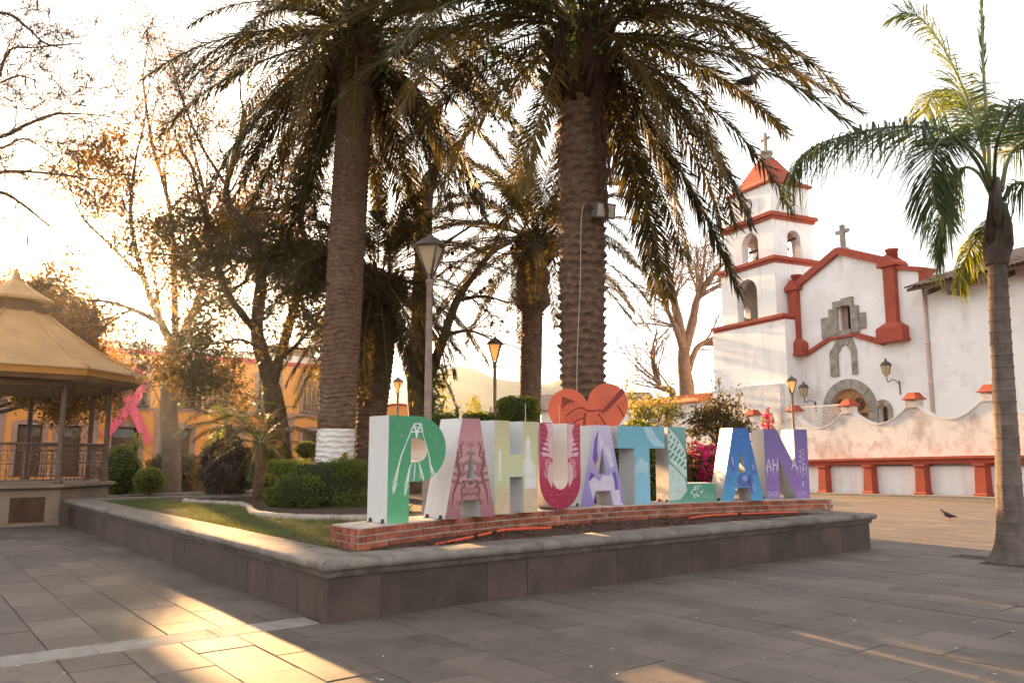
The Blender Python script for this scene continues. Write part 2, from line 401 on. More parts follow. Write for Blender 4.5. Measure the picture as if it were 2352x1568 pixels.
M['litter'] = mat('dry_leaf_litter', (0.10, 0.05, 0.03), 0.9)
# ================================================================ GROUND
def axis(lo, hi, steps):
    out = []; x = lo
    for lim, st in steps:
        while x < lim - 1e-6:
            out.append(x); x += st
    out.append(hi)
    return out
xs = axis(-1500, 1500, [(-60, 240), (0, 10), (32, 2), (60, 7), (1500, 240)])
ys = axis(-600, 1500, [(-40, 140), (10, 10), (60, 2), (120, 15), (1500, 230)])
mb = MB()
mb.add([(x, y, ground_z(x, y) - 0.035) for y in ys for x in xs], [(j * len(xs) + i, j * len(xs) + i + 1, (j + 1) * len(xs) + i + 1, (j + 1) * len(xs) + i) for j in range(len(ys) - 1) for i in range(len(xs) - 1)])
tag(mb.build('ground', M['ground'], fix=False), 'earth and dusty paving round the square', kind='structure')

# paving: rows of oblong stone tiles running along the long side of the garden bed
CAMP, SP, CP = Vector((0, 0, 1.5)), math.sin(R(8.04)), math.cos(R(8.04))
def pix(p):
    z = p.z - 1.5; d = p.y * CP + z * SP
    if d < 0.3: return None
    return (1176 + 1834 * p.x / d, 784 - 1834 * (z * CP - p.y * SP) / d, d)
mb = MB()
xs2 = axis(-22, 26, [(26, 2)]); ys2 = axis(-3, 37, [(37, 2)])
mb.add([(x, y, ground_z(x, y) - 0.012) for y in ys2 for x in xs2], [(j * len(xs2) + i, j * len(xs2) + i + 1, (j + 1) * len(xs2) + i + 1, (j + 1) * len(xs2) + i) for j in range(len(ys2) - 1) for i in range(len(xs2) - 1)])
bed = tag(mb.build('pavement', M['joint'], fix=False), 'grey brown stone paving of the plaza', kind='structure')
TS, TL, G = 0.44, 0.88, 0.0045
PIT = (7.15, 11.62)                               # planting hole of the queen palm
near, far = [], []
for k in range(-28, 58):
    s0 = -1.68 + TS * k
    base = [(0.05, -1), (0.42, 1)] if s0 < -0.05 else [(0.05, -1), (0.05, 1)]
    for t0, sg in base:
        off = (k % 2) * 0.44 + (0.13 if (k // 5) % 3 == 1 else 0)
        j = -1
        while j < 46:
            a = t0 + sg * (off + TL * (j)); b = a + sg * TL
            lo, hi = min(a, b), max(a, b)
            if sg > 0: lo = max(lo, t0)
            else: hi = min(hi, t0)
            j += 1
            if hi - lo < 0.08: continue
            sc, tc_ = s0 + TS / 2, (lo + hi) / 2
            if 0.1 < sc < 9.3 and 0.1 < tc_ < 12.6: continue
            c = PL(sc, tc_)
            if math.hypot(c.x - PIT[0], c.y - PIT[1]) < 0.62: continue
            a_, b_ = c.x * CE[0] + c.y * CE[1], c.x * CN[0] + c.y * CN[1]
            if b_ > 26.6 and c.x > 4: continue
            if c.y < 1.0 or c.y > 35 or c.x < -21: continue
            if tc_ > 13.2 and sc > -1.2 and sc < 9.6: continue
            p = pix(Vector((c.x, c.y, 0)))
            if p is None: continue
            vis = -90 < p[0] < 2440 and 1040 < p[1] < 1680
            if vis: (near if hi - lo > 0.8 else far).append((p[2], s0, lo, hi))
            elif -1500 < p[0] < 3900 and p[1] < 2600: far.append((p[2], s0, lo, hi))
near.sort()
far += near[296:]; near = near[:296]
tile_me = []
for v in range(4):
    mb = MB(); r2 = random.Random(v)
    mb.bbox(W, -TS / 2 + G, TS / 2 - G, -TL / 2 + G, TL / 2 - G, -0.03, 0.0, 0.004)
    me = mb.mesh('paving_tile', M['tile'])
    tile_me.append(me)
for i, (d, s0, lo, hi) in enumerate(near):
    o = bpy.data.objects.new('paving_tile', tile_me[i % 4]); COL.objects.link(o)
    c = PL(s0 + TS / 2, (lo + hi) / 2)
    o.location = (c.x, c.y, rnd.uniform(-0.003, 0.003))
    o.rotation_euler = (rnd.uniform(-.0015, .0015), rnd.uniform(-.003, .003), AU + (math.pi if i % 3 == 0 else 0))
    o.parent = bed
mb = MB()
for d, s0, lo, hi in far:
    p = [PL(s, t) for s, t in ((s0 + G, lo + G), (s0 + TS - G, lo + G), (s0 + TS - G, hi - G), (s0 + G, hi - G))]
    dz = rnd.uniform(-0.0015, 0.0015)
    mb.add([(q.x, q.y, ground_z(q.x, q.y) + dz) for q in p] + [(q.x, q.y, ground_z(q.x, q.y) - 0.03) for q in p], [(0, 1, 2, 3), (0, 4, 5, 1), (1, 5, 6, 2), (2, 6, 7, 3), (3, 7, 4, 0)])
tag(mb.build('distant_paving_tiles', M['tile'], bed, fix=False), kind='stuff')
mb = MB()
for i in range(14):
    mb.bbox(PL, -0.03 - 0.9 * (i + 1) + .004, -0.03 - 0.9 * i, 0.056, 0.412, -0.03, 0.002, 0.004)
tag(mb.build('concrete_strip', M['band'], bed), label='pale concrete strip crossing the paving', kind=None)
# fallen petals and leaf scraps
rs = np.random.RandomState(3)
Cn = np.zeros((620, 3)); Cn[:, 0] = rs.uniform(-6, 8, 620); Cn[:, 1] = 3.2 + 11 * rs.rand(620) ** 1.4; Cn[:, 2] = 0.006
loc_s = (Cn[:, 0] - C0[0]) * U[0] + (Cn[:, 1] - C0[1]) * U[1]; loc_t = (Cn[:, 0] - C0[0]) * V[0] + (Cn[:, 1] - C0[1]) * V[1]
Cn = Cn[~((loc_s > -0.2) & (loc_s < 9.7) & (loc_t > -0.2))]
Q = leaf_quads(Cn, 0.04, rs, 0.55); Q[:, :, 2] = 0.0045 + 0.25 * np.abs(Q[:, :, 2] - 0.006)
tag(obj('fallen_petals', quads_mesh('fallen_petals', Q, [M['petal'], M['litter']], (rs.rand(len(Cn)) < 0.55).astype(int))), 'scattered pale petals and dry leaf scraps on the paving', 'leaf litter', kind='stuff')

# ================================================================ RAISED GARDEN BED
BS, BT, CT = 9.48, 12.75, 0.55
planter = thing('raised_planter', 'long brown stone raised garden bed under the coloured letters', 'planter', PL(0, 0, 0))
mb = MB()
for a0, a1, b0, b1 in ((0.024, BS - .024, 0.024, 0.40), (0.024, BS - .024, BT - .40, BT - .024), (0.024, 0.40, .40, BT - .40), (BS - .40, BS - .024, .40, BT - .40)):
    mb.box(PL, a0, a1, b0, b1, -0.03, 0.50)
mb.build('wall_core', M['slab'], planter)
def slabs(length, wmin, wmax, fr, seed):
    r2 = random.Random(seed); x = 0.0
    while x < length - 1e-3:
        w = r2.uniform(wmin, wmax)
        if length - x - w < wmin * 0.6: w = length - x
        q = r2.uniform(-0.003, 0.002)
        m2 = MB(); m2.box(fr, x + 0.0015, x + w - 0.0015, 0.0 + q, 0.022, -0.02, 0.405 + r2.uniform(-.004, .004))
        m2.build('stone_slab', M['slab'], planter)
        x += w
slabs(BS, 0.52, 0.74, lambda a, b, z: PL(a, b, z), 1)
slabs(BT, 0.36, 0.55, lambda a, b, z: PL(b, BT - a, z), 2)
slabs(BT, 0.5, 0.7, lambda a, b, z: PL(BS - b, a, z), 3)
slabs(BS, 0.6, 0.8, lambda a, b, z: PL(BS - a, BT - b, z), 4)
prof = [(-0.01, 0.398), (0.028, 0.400), (0.030, 0.448), (0.040, 0.452), (0.062, 0.458), (0.082, 0.474), (0.092, 0.500), (0.086, 0.526), (0.066, 0.545), (0.035, 0.553), (-0.10, 0.552), (-0.30, 0.550), (-0.455, 0.546), (-0.46, 0.47)]
def coping(length, fr, seed):
    n = int(length / 0.12); m2 = MB(); pr = []
    for i in range(n + 1):
        f = i / n
        for o, z in prof:
            x = -o + (length + 2 * o) * f
            nz = noise.noise(Vector((x * 1.7 + seed * 9, o * 6, z * 9))) * 0.006 + noise.noise(Vector((x * 7 + seed, o * 20, z * 30))) * 0.004
            pr.append(fr(x, -o - nz * (1 if o > 0 else 0), z + nz * 0.7))
    k = len(prof)
    m2.add(pr, [(i * k + j, (i + 1) * k + j, (i + 1) * k + j + 1, i * k + j + 1) for i in range(n) for j in range(k - 1)], smooth=True)
    m2.build('coping', M['coping'], planter)
coping(BS, lambda a, b, z: PL(a, b, z), 1)
coping(BT, lambda a, b, z: PL(b, BT - a, z), 2)
coping(BT, lambda a, b, z: PL(BS - b, a, z), 3)
coping(BS, lambda a, b, z: PL(BS - a, BT - b, z), 4)
# soil
def soil_z(s, t):
    return 0.505 + 0.03 * noise.noise(Vector((s * 0.8, t * 0.8, 3))) + 0.012 * noise.noise(Vector((s * 5, t * 5, 8)))
mb = MB(); ns, nt_ = 60, 80
mb.add([PL(0.42 + (BS - .84) * i / ns, 0.42 + (BT - .84) * j / nt_, soil_z(0.42 + (BS - .84) * i / ns, 0.42 + (BT - .84) * j / nt_)) for j in range(nt_ + 1) for i in range(ns + 1)],
       [(j * (ns + 1) + i, j * (ns + 1) + i + 1, (j + 1) * (ns + 1) + i + 1, (j + 1) * (ns + 1) + i) for j in range(nt_) for i in range(ns)], smooth=True)
tag(mb.build('garden_soil', M['soil'], fix=False), 'bare brown soil filling the raised garden bed', kind='structure')

# brick plinth, a shallow arc
QC, QR = (5.315, -9.995), 11.77
PH = math.asin(4.585 / QR)
def AR(ph, r, z):
    return PL(QC[0] + QR * math.sin(ph), QC[1] + QR * math.cos(ph) + (r - QR), z)
plinth = thing('brick_plinth', 'low curved red brick plinth carrying the row of letters', 'plinth', AR(0, QR + .3, 0.5))
mb = MB(); n = 60
ringp = []
for i in range(n + 1):
    ph = -PH + 2 * PH * i / n
    i0 = 0.012 / QR
    ph = max(-PH + i0, min(PH - i0, ph))
    for r, z in ((QR + .012, 0.44), (QR + .012, 0.728), (QR + .03, 0.735), (QR + .62, 0.735), (QR + .64, 0.728), (QR + .64, 0.44)):
        ringp.append(AR(ph, r, z))
fs = [(i * 6 + j, (i + 1) * 6 + j, (i + 1) * 6 + (j + 1) % 6, i * 6 + (j + 1) % 6) for i in range(n) for j in range(6)] + [tuple(range(6)), tuple(n * 6 + j for j in reversed(range(6)))]
mb.add(ringp, fs); mb.build('mortar_core', M['mortar'], plinth)
def brick_mesh(L_, D_, seed):
    r2 = random.Random(seed); m2 = MB()
    c = 0.005; hx, hy, hz = L_ / 2, D_ / 2, 0.0300
    j = lambda: r2.uniform(-.0025, .0025)
    vs = []
    for z, ins in ((-hz, 0), (hz, 0)):
        for y in (-hy, hy):
            for x in (-hx, hx): vs.append((x + j(), y + (j() if y < 0 else 0), z + j()))
    m2.add(vs, [(0, 2, 3, 1), (4, 5, 7, 6), (0, 1, 5, 4), (2, 6, 7, 3), (0, 4, 6, 2), (1, 3, 7, 5)])
    return m2.mesh('brick', M['brick'])
bm_s = [brick_mesh(0.222, 0.05, i) for i in range(5)]
bm_e = [brick_mesh(0.142, 0.05, 10 + i) for i in range(3)]
bm_h = [brick_mesh(0.108, 0.05, 20 + i) for i in range(2)]
step = 0.240 / QR
for c in range(3):
    zc = 0.500 + 0.078 * c + 0.033
    nb = int(2 * PH / step)
    ph = -PH + (0.5 * step if c % 2 == 0 else 0.27 * step)
    i = 0
    while ph < PH - 0.1 * step:
        half = (c % 2 == 1 and i == 0) or ph > PH - 0.45 * step
        if half and ph > PH - 0.45 * step: ph = PH - 0.27 * step
        o = bpy.data.objects.new('brick', (bm_h if half else bm_s)[i % (2 if half else 5)]); COL.objects.link(o)
        o.location = AR(ph, QR + 0.025 + rnd.uniform(-.004, .002), zc)
        o.rotation_euler = (rnd.uniform(-.01, .01), rnd.uniform(-.008, .008), AU - ph)
        put(o, plinth)
        ph += step * (0.77 if (half and i == 0) else 1.0); i += 1
    for e in (-1, 1):
        for q in range(4):
            o = bpy.data.objects.new('brick', bm_e[(q + c) % 3]); COL.objects.link(o)
            o.location = AR(e * (PH - 0.014 / QR), QR + 0.125 + 0.157 * q - (0.03 if c == 1 else 0), zc)
            o.rotation_euler = (0, 0, AU + (math.pi / 2 if e > 0 else -math.pi / 2))
            put(o, plinth)

# mulch between the plinth and the front coping
rs = np.random.RandomState(5)
ss = rs.uniform(0.9, 9.6, 9000); tt = 0.44 + rs.rand(9000) * 1.9
fr_ = QC[1] + np.sqrt(np.maximum(0, QR ** 2 - (ss - QC[0]) ** 2))
keep = (tt < fr_ + 0.02)
ss, tt = ss[keep], tt[keep]
Pm = np.array([PL(a, b, 0.50 + 0.035 * noise.noise(Vector((a * 1.5, b * 1.5, 0))) + 0.03 * rnd.random()) for a, b in zip(ss, tt)])
tag(obj('mulch', quads_mesh('mulch', leaf_quads(Pm, 0.05, rs, 0.5), M['chip'])), 'dark red bark mulch in front of the brick plinth', 'mulch', kind='stuff')
mb = MB(); npn = 50
top = []
for i in range(npn + 1):
    s_ = 1.0 + 8.5 * i / npn
    f_ = QC[1] + math.sqrt(QR ** 2 - (s_ - QC[0]) ** 2)
    for j in range(9):
        t_ = 0.43 + (f_ - 0.43) * j / 8
        top.append(PL(s_, t_, 0.512 + 0.02 * noise.noise(Vector((s_ * 3, t_ * 3, 1))) + 0.012 * math.sin(j / 8 * math.pi)))
mb.add(top, [(i * 9 + j, (i + 1) * 9 + j, (i + 1) * 9 + j + 1, i * 9 + j + 1) for i in range(npn) for j in range(8)], smooth=True)
tag(mb.build('mulch_bed', M['mulch'], fix=False), 'flat bed of dark mulch behind the front coping', kind='structure')

# grass along the left coping
N_ = 42000
ss = rs.uniform(0.45, 2.6, N_); tt = rs.uniform(1.2, 12.0, N_)
dn = np.array([noise.noise(Vector((a * 0.9, b * 0.9, 4))) for a, b in zip(ss, tt)])
edge_s = np.interp(tt, [1.2, 2.2, 4.4, 5.4, 6.2, 8.7, 9.4, 10.5, 12], [0.75, 2.2, 2.5, 1.72, 1.68, 2.3, 2.05, 1.8, 1.75])
keep = (rs.rand(N_) < 0.62 + 0.9 * dn) & (ss < edge_s - 0.03)
ss, tt = ss[keep], tt[keep]
B = np.array([PL(a, b, soil_z(a, b) - 0.004) for a, b in zip(ss, tt)])
n = len(B); h = rs.uniform(0.025, 0.075, n); an = rs.uniform(0, 6.28, n)
wv = np.stack([np.cos(an), np.sin(an), np.zeros(n)], 1) * 0.004
ln = rs.normal(size=(n, 3)) * 0.022; ln[:, 2] = h
Q = np.stack([B - wv, B + wv, B + ln + wv * 0.2, B + ln - wv * 0.2], 1)
tag(obj('grass', quads_mesh('grass', Q, M['grass'])), 'patchy short grass beside the garden edging', 'grass', kind='stuff')
# winding pale edging
pts = [(3.9, 3.75), (3.2, 4.05), (2.62, 4.33), (2.3, 4.55), (1.95, 4.95), (1.72, 5.4), (1.66, 5.9), (1.72, 6.5), (2.05, 7.6), (2.3, 8.6), (2.28, 9.0), (2.07, 9.45), (1.85, 10.1), (1.8, 10.6), (1.86, 10.8)]
def smooth_pts(p, n=6):
    p = [Vector(q) for q in p]; out = []
    for i in range(len(p) - 1):
        a, b, c, d = p[max(0, i - 1)], p[i], p[i + 1], p[min(len(p) - 1, i + 2)]
        for k in range(n):
            t = k / n
            out.append(0.5 * ((2 * b) + (-a + c) * t + (2 * a - 5 * b + 4 * c - d) * t * t + (-a + 3 * b - 3 * c + d) * t ** 3))
    out.append(p[-1]); return out
mb = MB()
ep = smooth_pts([(a, b, 0) for a, b in pts], 6)
mb.tube([PL(q.x, q.y, 0.525) for q in ep], [0.07 + 0.012 * noise.noise(Vector((i * .6, 0, 0))) for i in range(len(ep))], 10)
tag(mb.build('garden_edging', M['edging']), 'winding pale concrete edging between grass and hedge', 'edging')
# orange irrigation hose
def hose(pts, label, couplings):
    t = thing('garden_hose', label, 'hose', PL(*pts[0]))
    m2 = MB(); pp = smooth_pts([PL(*q) for q in pts], 8)
    m2.tube(pp, 0.016, 8); m2.build('hose_pipe', M['hose'], t)
    for i in couplings:
        q = pp[min(i, len(pp) - 2)]; d = (pp[min(i + 1, len(pp) - 1)] - q).normalized()
        m2 = MB(); m2.tube([q - d * .04, q + d * .04], 0.021, 8); m2.build('coupling', M['black'], t)
hose([(1.55, .62, .535), (1.95, .78, .545), (2.35, .93, .56), (2.6, 1.02, .57), (2.85, 1.06, .585), (3.1, .98, .59), (3.4, .86, .59)], 'orange hose lying on mulch below the green and pink letters', (14, 25))
hose([(6.4, 1.15, .55), (6.8, 1.18, .56), (7.3, 1.12, .565), (7.8, 1.08, .56), (8.3, .98, .555), (8.8, .86, .55)], 'orange hose lying against the brick plinth below the blue letter', (20,))
# ================================================================ LETTERS
LH = 1.205
def gradmat(name, stops, rough=0.35, noise_amt=0.1, sym=None, symw=0.4):
    m = bpy.data.materials.new(name); m.use_nodes = True
    N, L = m.node_tree.nodes, m.node_tree.links; bs = N['Principled BSDF']
    bs.inputs['Roughness'].default_value = rough; bs.inputs['Specular IOR Level'].default_value = 0.35
    tc = N.new('ShaderNodeTexCoord'); sp = N.new('ShaderNodeSeparateXYZ'); L.new(tc.outputs['Object'], sp.inputs[0])
    nz = N.new('ShaderNodeTexNoise'); nz.inputs['Scale'].default_value = 4; nz.inputs['Detail'].default_value = 4; L.new(tc.outputs['Object'], nz.inputs[0])
    md = N.new('ShaderNodeMath'); md.operation = 'MULTIPLY_ADD'; md.inputs[1].default_value = noise_amt; L.new(nz.outputs[0], md.inputs[0])
    dv = N.new('ShaderNodeMath'); dv.operation = 'DIVIDE'; dv.inputs[1].default_value = LH; L.new(sp.outputs[2], dv.inputs[0]); L.new(dv.outputs[0], md.inputs[2])
    rp = N.new('ShaderNodeValToRGB'); L.new(md.outputs[0], rp.inputs[0])
    cr = rp.color_ramp
    cr.elements[0].position, cr.elements[0].color = stops[0][0], (*stops[0][1], 1)
    cr.elements[1].position, cr.elements[1].color = stops[-1][0], (*stops[-1][1], 1)
    for p, c in stops[1:-1]:
        e = cr.elements.new(p); e.color = (*c, 1)
    cur = rp.outputs[0]
    if sym:                       # mirrored engraved ornament: (centre x, colour, zlo, zhi, scale)
        cx, col, zlo, zhi, sca = sym
        ab = N.new('ShaderNodeMath'); ab.operation = 'SUBTRACT'; ab.inputs[1].default_value = cx; L.new(sp.outputs[0], ab.inputs[0])
        ab2 = N.new('ShaderNodeMath'); ab2.operation = 'ABSOLUTE'; L.new(ab.outputs[0], ab2.inputs[0])
        cb = N.new('ShaderNodeCombineXYZ'); L.new(ab2.outputs[0], cb.inputs[0]); L.new(sp.outputs[2], cb.inputs[2])
        wv = N.new('ShaderNodeTexWave'); wv.wave_type = 'RINGS'; wv.inputs['Scale'].default_value = sca; wv.inputs['Distortion'].default_value = 7; wv.inputs['Detail'].default_value = 2; wv.inputs['Detail Scale'].default_value = 1.6
        L.new(cb.outputs[0], wv.inputs[0])
        n2 = N.new('ShaderNodeTexNoise'); n2.inputs['Scale'].default_value = 5.5; L.new(cb.outputs[0], n2.inputs[0])
        r1 = N.new('ShaderNodeMapRange'); r1.inputs[1].default_value = 0.45; r1.inputs[2].default_value = 0.75; L.new(wv.outputs[1], r1.inputs[0])
        r2 = N.new('ShaderNodeMapRange'); r2.inputs[1].default_value = 0.40; r2.inputs[2].default_value = 0.56; L.new(n2.outputs[0], r2.inputs[0])
        r3 = N.new('ShaderNodeMapRange'); r3.inputs[1].default_value = zhi; r3.inputs[2].default_value = zhi - 0.15; L.new(sp.outputs[2], r3.inputs[0])
        r4 = N.new('ShaderNodeMapRange'); r4.inputs[1].default_value = zlo; r4.inputs[2].default_value = zlo + 0.15; L.new(sp.outputs[2], r4.inputs[0])
        f = r1.outputs[0]
        for q in (r2, r3, r4):
            mu = N.new('ShaderNodeMath'); mu.operation = 'MULTIPLY'; L.new(f, mu.inputs[0]); L.new(q.outputs[0], mu.inputs[1]); f = mu.outputs[0]
        mu = N.new('ShaderNodeMath'); mu.operation = 'MULTIPLY'; mu.inputs[1].default_value = symw; L.new(f, mu.inputs[0]); f = mu.outputs[0]
        mx = N.new('ShaderNodeMix'); mx.data_type = 'RGBA'; L.new(f, mx.inputs[0]); L.new(cur, mx.inputs[6]); mx.inputs[7].default_value = (*col, 1); cur = mx.outputs[2]
    # sun bleach and dust specks
    n3 = N.new('ShaderNodeTexNoise'); n3.inputs['Scale'].default_value = 26; n3.inputs['Detail'].default_value = 8; L.new(tc.outputs['Object'], n3.inputs[0])
    r5 = N.new('ShaderNodeMapRange'); r5.inputs[1].default_value = 0.56; r5.inputs[2].default_value = 0.8; r5.inputs[4].default_value = 0.35; L.new(n3.outputs[0], r5.inputs[0])
    mx = N.new('ShaderNodeMix'); mx.data_type = 'RGBA'; L.new(r5.outputs[0], mx.inputs[0]); L.new(cur, mx.inputs[6]); mx.inputs[7].default_value = (0.55, 0.52, 0.48, 1)
    L.new(mx.outputs[2], bs.inputs['Base Color'])
    return m
def arc(cx, cy, rx, ry, a0, a1, n=14):
    return [(cx + rx * math.cos(R(a0 + (a1 - a0) * i / n)), cy + ry * math.sin(R(a0 + (a1 - a0) * i / n))) for i in range(n + 1)]
def shape(ch, w):
    h = LH
    if ch == 'P':
        sw = 0.285
        o = [(0, 0), (sw, 0), (sw, .455), (.36, .455)] + arc(.40, .455 + .375, w - .40, .375, -88, 88, 22) + [(.36, h), (0, h)]
        hole = [(.30, .68), (.40, .68)] + arc(.40, .68 + .135, .125, .135, -80, 80, 10) + [(.40, .95), (.30, .95)]
        return o, [hole]
    if ch == 'A':
        k = w / .78
        o = [(0, 0), (.225 * k, 0), (.262 * k, .215), (.518 * k, .215), (.555 * k, 0), (.78 * k, 0), (.53 * k, h), (.25 * k, h)]
        return o, [[(.325 * k, .47), (.455 * k, .47), (.39 * k, .86)]]
    if ch == 'H':
        a = w * .345; b = w * .655
        return [(0, 0), (a, 0), (a, .47), (b, .47), (b, 0), (w, 0), (w, h), (b, h), (b, .76), (a, .76), (a, h), (0, h)], []
    if ch == 'U':
        a = w * .315; b = w * .685
        o = [(0, h)] + arc(w / 2, .42, w / 2, .42, 180, 360, 24) + [(w, h), (b, h)] + arc(w / 2, .42, b - w / 2, .145, 360, 180, 14) + [(a, h)]
        return o, []
    if ch == 'T':
        a, b = w * .345, w * .665
        return [(a, 0), (b, 0), (b, .86), (w, .86), (w, h), (0, h), (0, .86), (a, .86)], []
    if ch == 'L':
        return [(0, 0), (w, 0), (w, .30), (w * .385, .30), (w * .385, h), (0, h)], []
    if ch == 'N':
        a = w * .31; b = w * .69
        return [(0, 0), (a, 0), (a, .70), (b, 0), (w, 0), (w, h), (b, h), (b, .56), (a * .93, h), (0, h)], []
PR = {k: mat('print_' + k, c, 0.4, var=(9, 0.1)) for k, c in dict(
    white=(.62, .66, .62), palegreen=(.40, .56, .40), maroon=(.20, .075, .085), darkmaroon=(.12, .045, .055), pinklight=(.60, .38, .36), cream=(.60, .57, .45), pale=(.66, .62, .58), peach=(.60, .45, .30),
    crimson=(.34, .018, .055), rose=(.62, .38, .42), lilac=(.58, .52, .62), violet=(.14, .085, .33), midviolet=(.30, .22, .48), skypale=(.36, .53, .60), teal=(.09, .27, .22), mint=(.52, .60, .56), greyteal=(.26, .38, .38),
    navy=(.035, .075, .25), bean=(.095, .13, .36), beanlight=(.22, .33, .58), purpleink=(.58, .52, .64), orange=(.62, .33, .10), darkheart=(.22, .03, .022), darkheart2=(.32, .045, .025)).items()}
def stroke(m2, pts, w, b, mi=0):
    pts = [Vector((x, y, 0)) for x, y in pts]
    ws = w if hasattr(w, '__len__') else [w] * len(pts)
    for i in range(len(pts) - 1):
        d = (pts[i + 1] - pts[i]); n = Vector((-d.y, d.x, 0)).normalized()
        p = [pts[i] + n * ws[i] / 2, pts[i] - n * ws[i] / 2, pts[i + 1] - n * ws[i + 1] / 2, pts[i + 1] + n * ws[i + 1] / 2]
        bb = b - 0.00005 * i
        m2.add([(q.x, bb, q.y) for q in p], [(0, 1, 2, 3)], mi)
def flat(m2, pts, b, mi=0):
    tri = tessellate_polygon([[Vector((x, y, 0)) for x, y in pts]])
    m2.add([(x, b, y) for x, y in pts], [tuple(t) for t in tri], mi)
def ell(cx, cy, rx, ry, rot=0, n=18):
    return [(cx + rx * math.cos(a) * math.cos(rot) - ry * math.sin(a) * math.sin(rot), cy + rx * math.cos(a) * math.sin(rot) + ry * math.sin(a) * math.cos(rot)) for a in [2 * math.pi * i / n for i in range(n)]]
def letter(ch, name, label, s, t, th, w, facemat, depth=0.42, draw=None, dx=0.0, dz=0.0):
    p = PL(s, t, 0.7355 + dz)
    th_ = R(th)
    p = p + Vector((math.cos(th_), math.sin(th_), 0)) * dx
    e = thing(name, label, 'letter sign', p, 'letters standing on the brick plinth', rz=th_)
    o, holes = shape(ch, w)
    m2 = MB(); m2.extr(W, o, 0.003, depth, holes); m2.build('metal_shell', M['white_panel'], e, False)
    m2 = MB(); m2.extr(W, o, 0.0, 0.0028, holes); m2.build('printed_face', facemat, e, False)
    if draw:
        for k, fn in draw.items():
            m2 = MB(); fn(m2); tag(m2.build('print', PR[k], e, False, fix=False), kind='stuff')
    for bx in ((0.0, 'L'),):
        for by in (0.08, depth - 0.09):
            m2 = MB(); m2.box(W, -0.022, -0.001, by - .014, by + .014, 0.0, 0.045); m2.box(W, -0.055, -0.0215, by - .014, by + .014, -0.0005, 0.006); m2.build('bracket', M['steel'], e, False)
    return e
Bp = -0.0015
# P: white pole dancers hanging from a frame on green
def c3x(x): return (x - 520) / 397 * .79
def c3y(y): return (1120 - y) / 745 * LH
def dP(m2):
    q = lambda l: [(c3x(a), c3y(b)) for a, b in l]
    stroke(m2, q([(665, 490), (690, 430), (738, 428), (750, 482), (665, 490)]), .014, Bp)
    stroke(m2, q([(668, 470), (700, 452), (748, 466)]), .012, Bp); stroke(m2, q([(690, 432), (706, 500), (735, 430)]), .018, Bp - .0005)
    stroke(m2, q([(704, 470), (708, 528)]), .03, Bp - .0008)
    flat(m2, q([(690, 470), (722, 470), (716, 505), (700, 505)]), Bp - .001)
    for l, wd in (([(668, 485), (640, 560), (604, 660), (586, 740), (574, 800), (562, 880), (556, 915)], [.012, .012, .02, .022, .04, .05, .012]), ([(745, 482), (775, 580), (797, 660), (806, 720), (822, 775), (850, 805)], [.01, .01, .018, .02, .045, .012]),
                  ([(680, 706), (664, 740), (654, 800), (642, 870), (634, 935)], [.008, .02, .035, .045, .01]), ([(700, 708), (697, 770), (694, 832)], [.01, .016, .012]), ([(726, 704), (740, 760), (752, 800), (762, 832)], [.01, .03, .035, .01])):
        stroke(m2, q(l), wd, Bp)
def dP2(m2):
    q = lambda l: [(c3x(a), c3y(b)) for a, b in l]
    for c in ((570, 830), (648, 850), (822, 770), (745, 785)):
        for k in range(4):
            a = 0.8 + k * 1.1
            stroke(m2, q([c, (c[0] + 26 * math.cos(a), c[1] + 42 * abs(math.sin(a)))]), [.02, .004], Bp - .0006)
letter('P', 'letter_p', 'letter P, green face with white hanging dancers', 1.228, 1.135, 40, .79, gradmat('green_print', [(0, (.20, .50, .26)), (.15, (.10, .36, .17)), (.7, (.055, .27, .13)), (1, (.045, .24, .12))]), 0.44, {'white': dP, 'palegreen': dP2})
# A: engraved beast in maroon on pink
def mir(m2, c, pts, fn):
    fn(m2, pts); fn(m2, [(2 * c - x, y) for x, y in pts])
def dA1(m2):
    c = .385
    for pts, wd in (([(.20, .80), (.17, .66), (.22, .56), (.18, .44), (.12, .30), (.10, .14)], [.02, .05, .03, .05, .03, .01]), ([(.27, .92), (.22, .86), (.25, .76), (.20, .70)], [.01, .035, .03, .01]), ([(.30, .40), (.24, .34), (.26, .24), (.20, .14)], [.03, .04, .02, .01])):
        stroke(m2, pts, wd, Bp); stroke(m2, [(2 * c - x, y) for x, y in pts], wd, Bp)
    for sx in (-1, 1):
        for r_ in (.030, .052):
            e_ = ell(c + sx * .155, .60, r_, r_ * 1.25); stroke(m2, e_ + [e_[0]], .012, Bp - .0006)
    stroke(m2, [(.28, .26), (.33, .30), (.385, .275), (.44, .30), (.49, .26)], .022, Bp)
def dA1b(m2):
    for x, y in ((.29, .40), (.31, .36), (.27, .44), (.48, .40), (.46, .36), (.50, .44), (.385, .40), (.36, .42), (.41, .42)):
        flat(m2, ell(x, y, .012, .016, 0, 8), Bp - .001)
letter('A', 'letter_a', 'letter A, pink face with engraved maroon beast, between green and yellow letters', 2.069, 1.242, 42, .78, gradmat('pink_print', [(0, (.26, .11, .13)), (.25, (.40, .17, .18)), (.5, (.48, .26, .25)), (.85, (.46, .21, .22)), (1, (.40, .17, .19))], sym=(.385, (.14, .05, .06), .05, .98, 2.6), symw=0.75), 0.44, {'maroon': dA1, 'darkmaroon': dA1b})
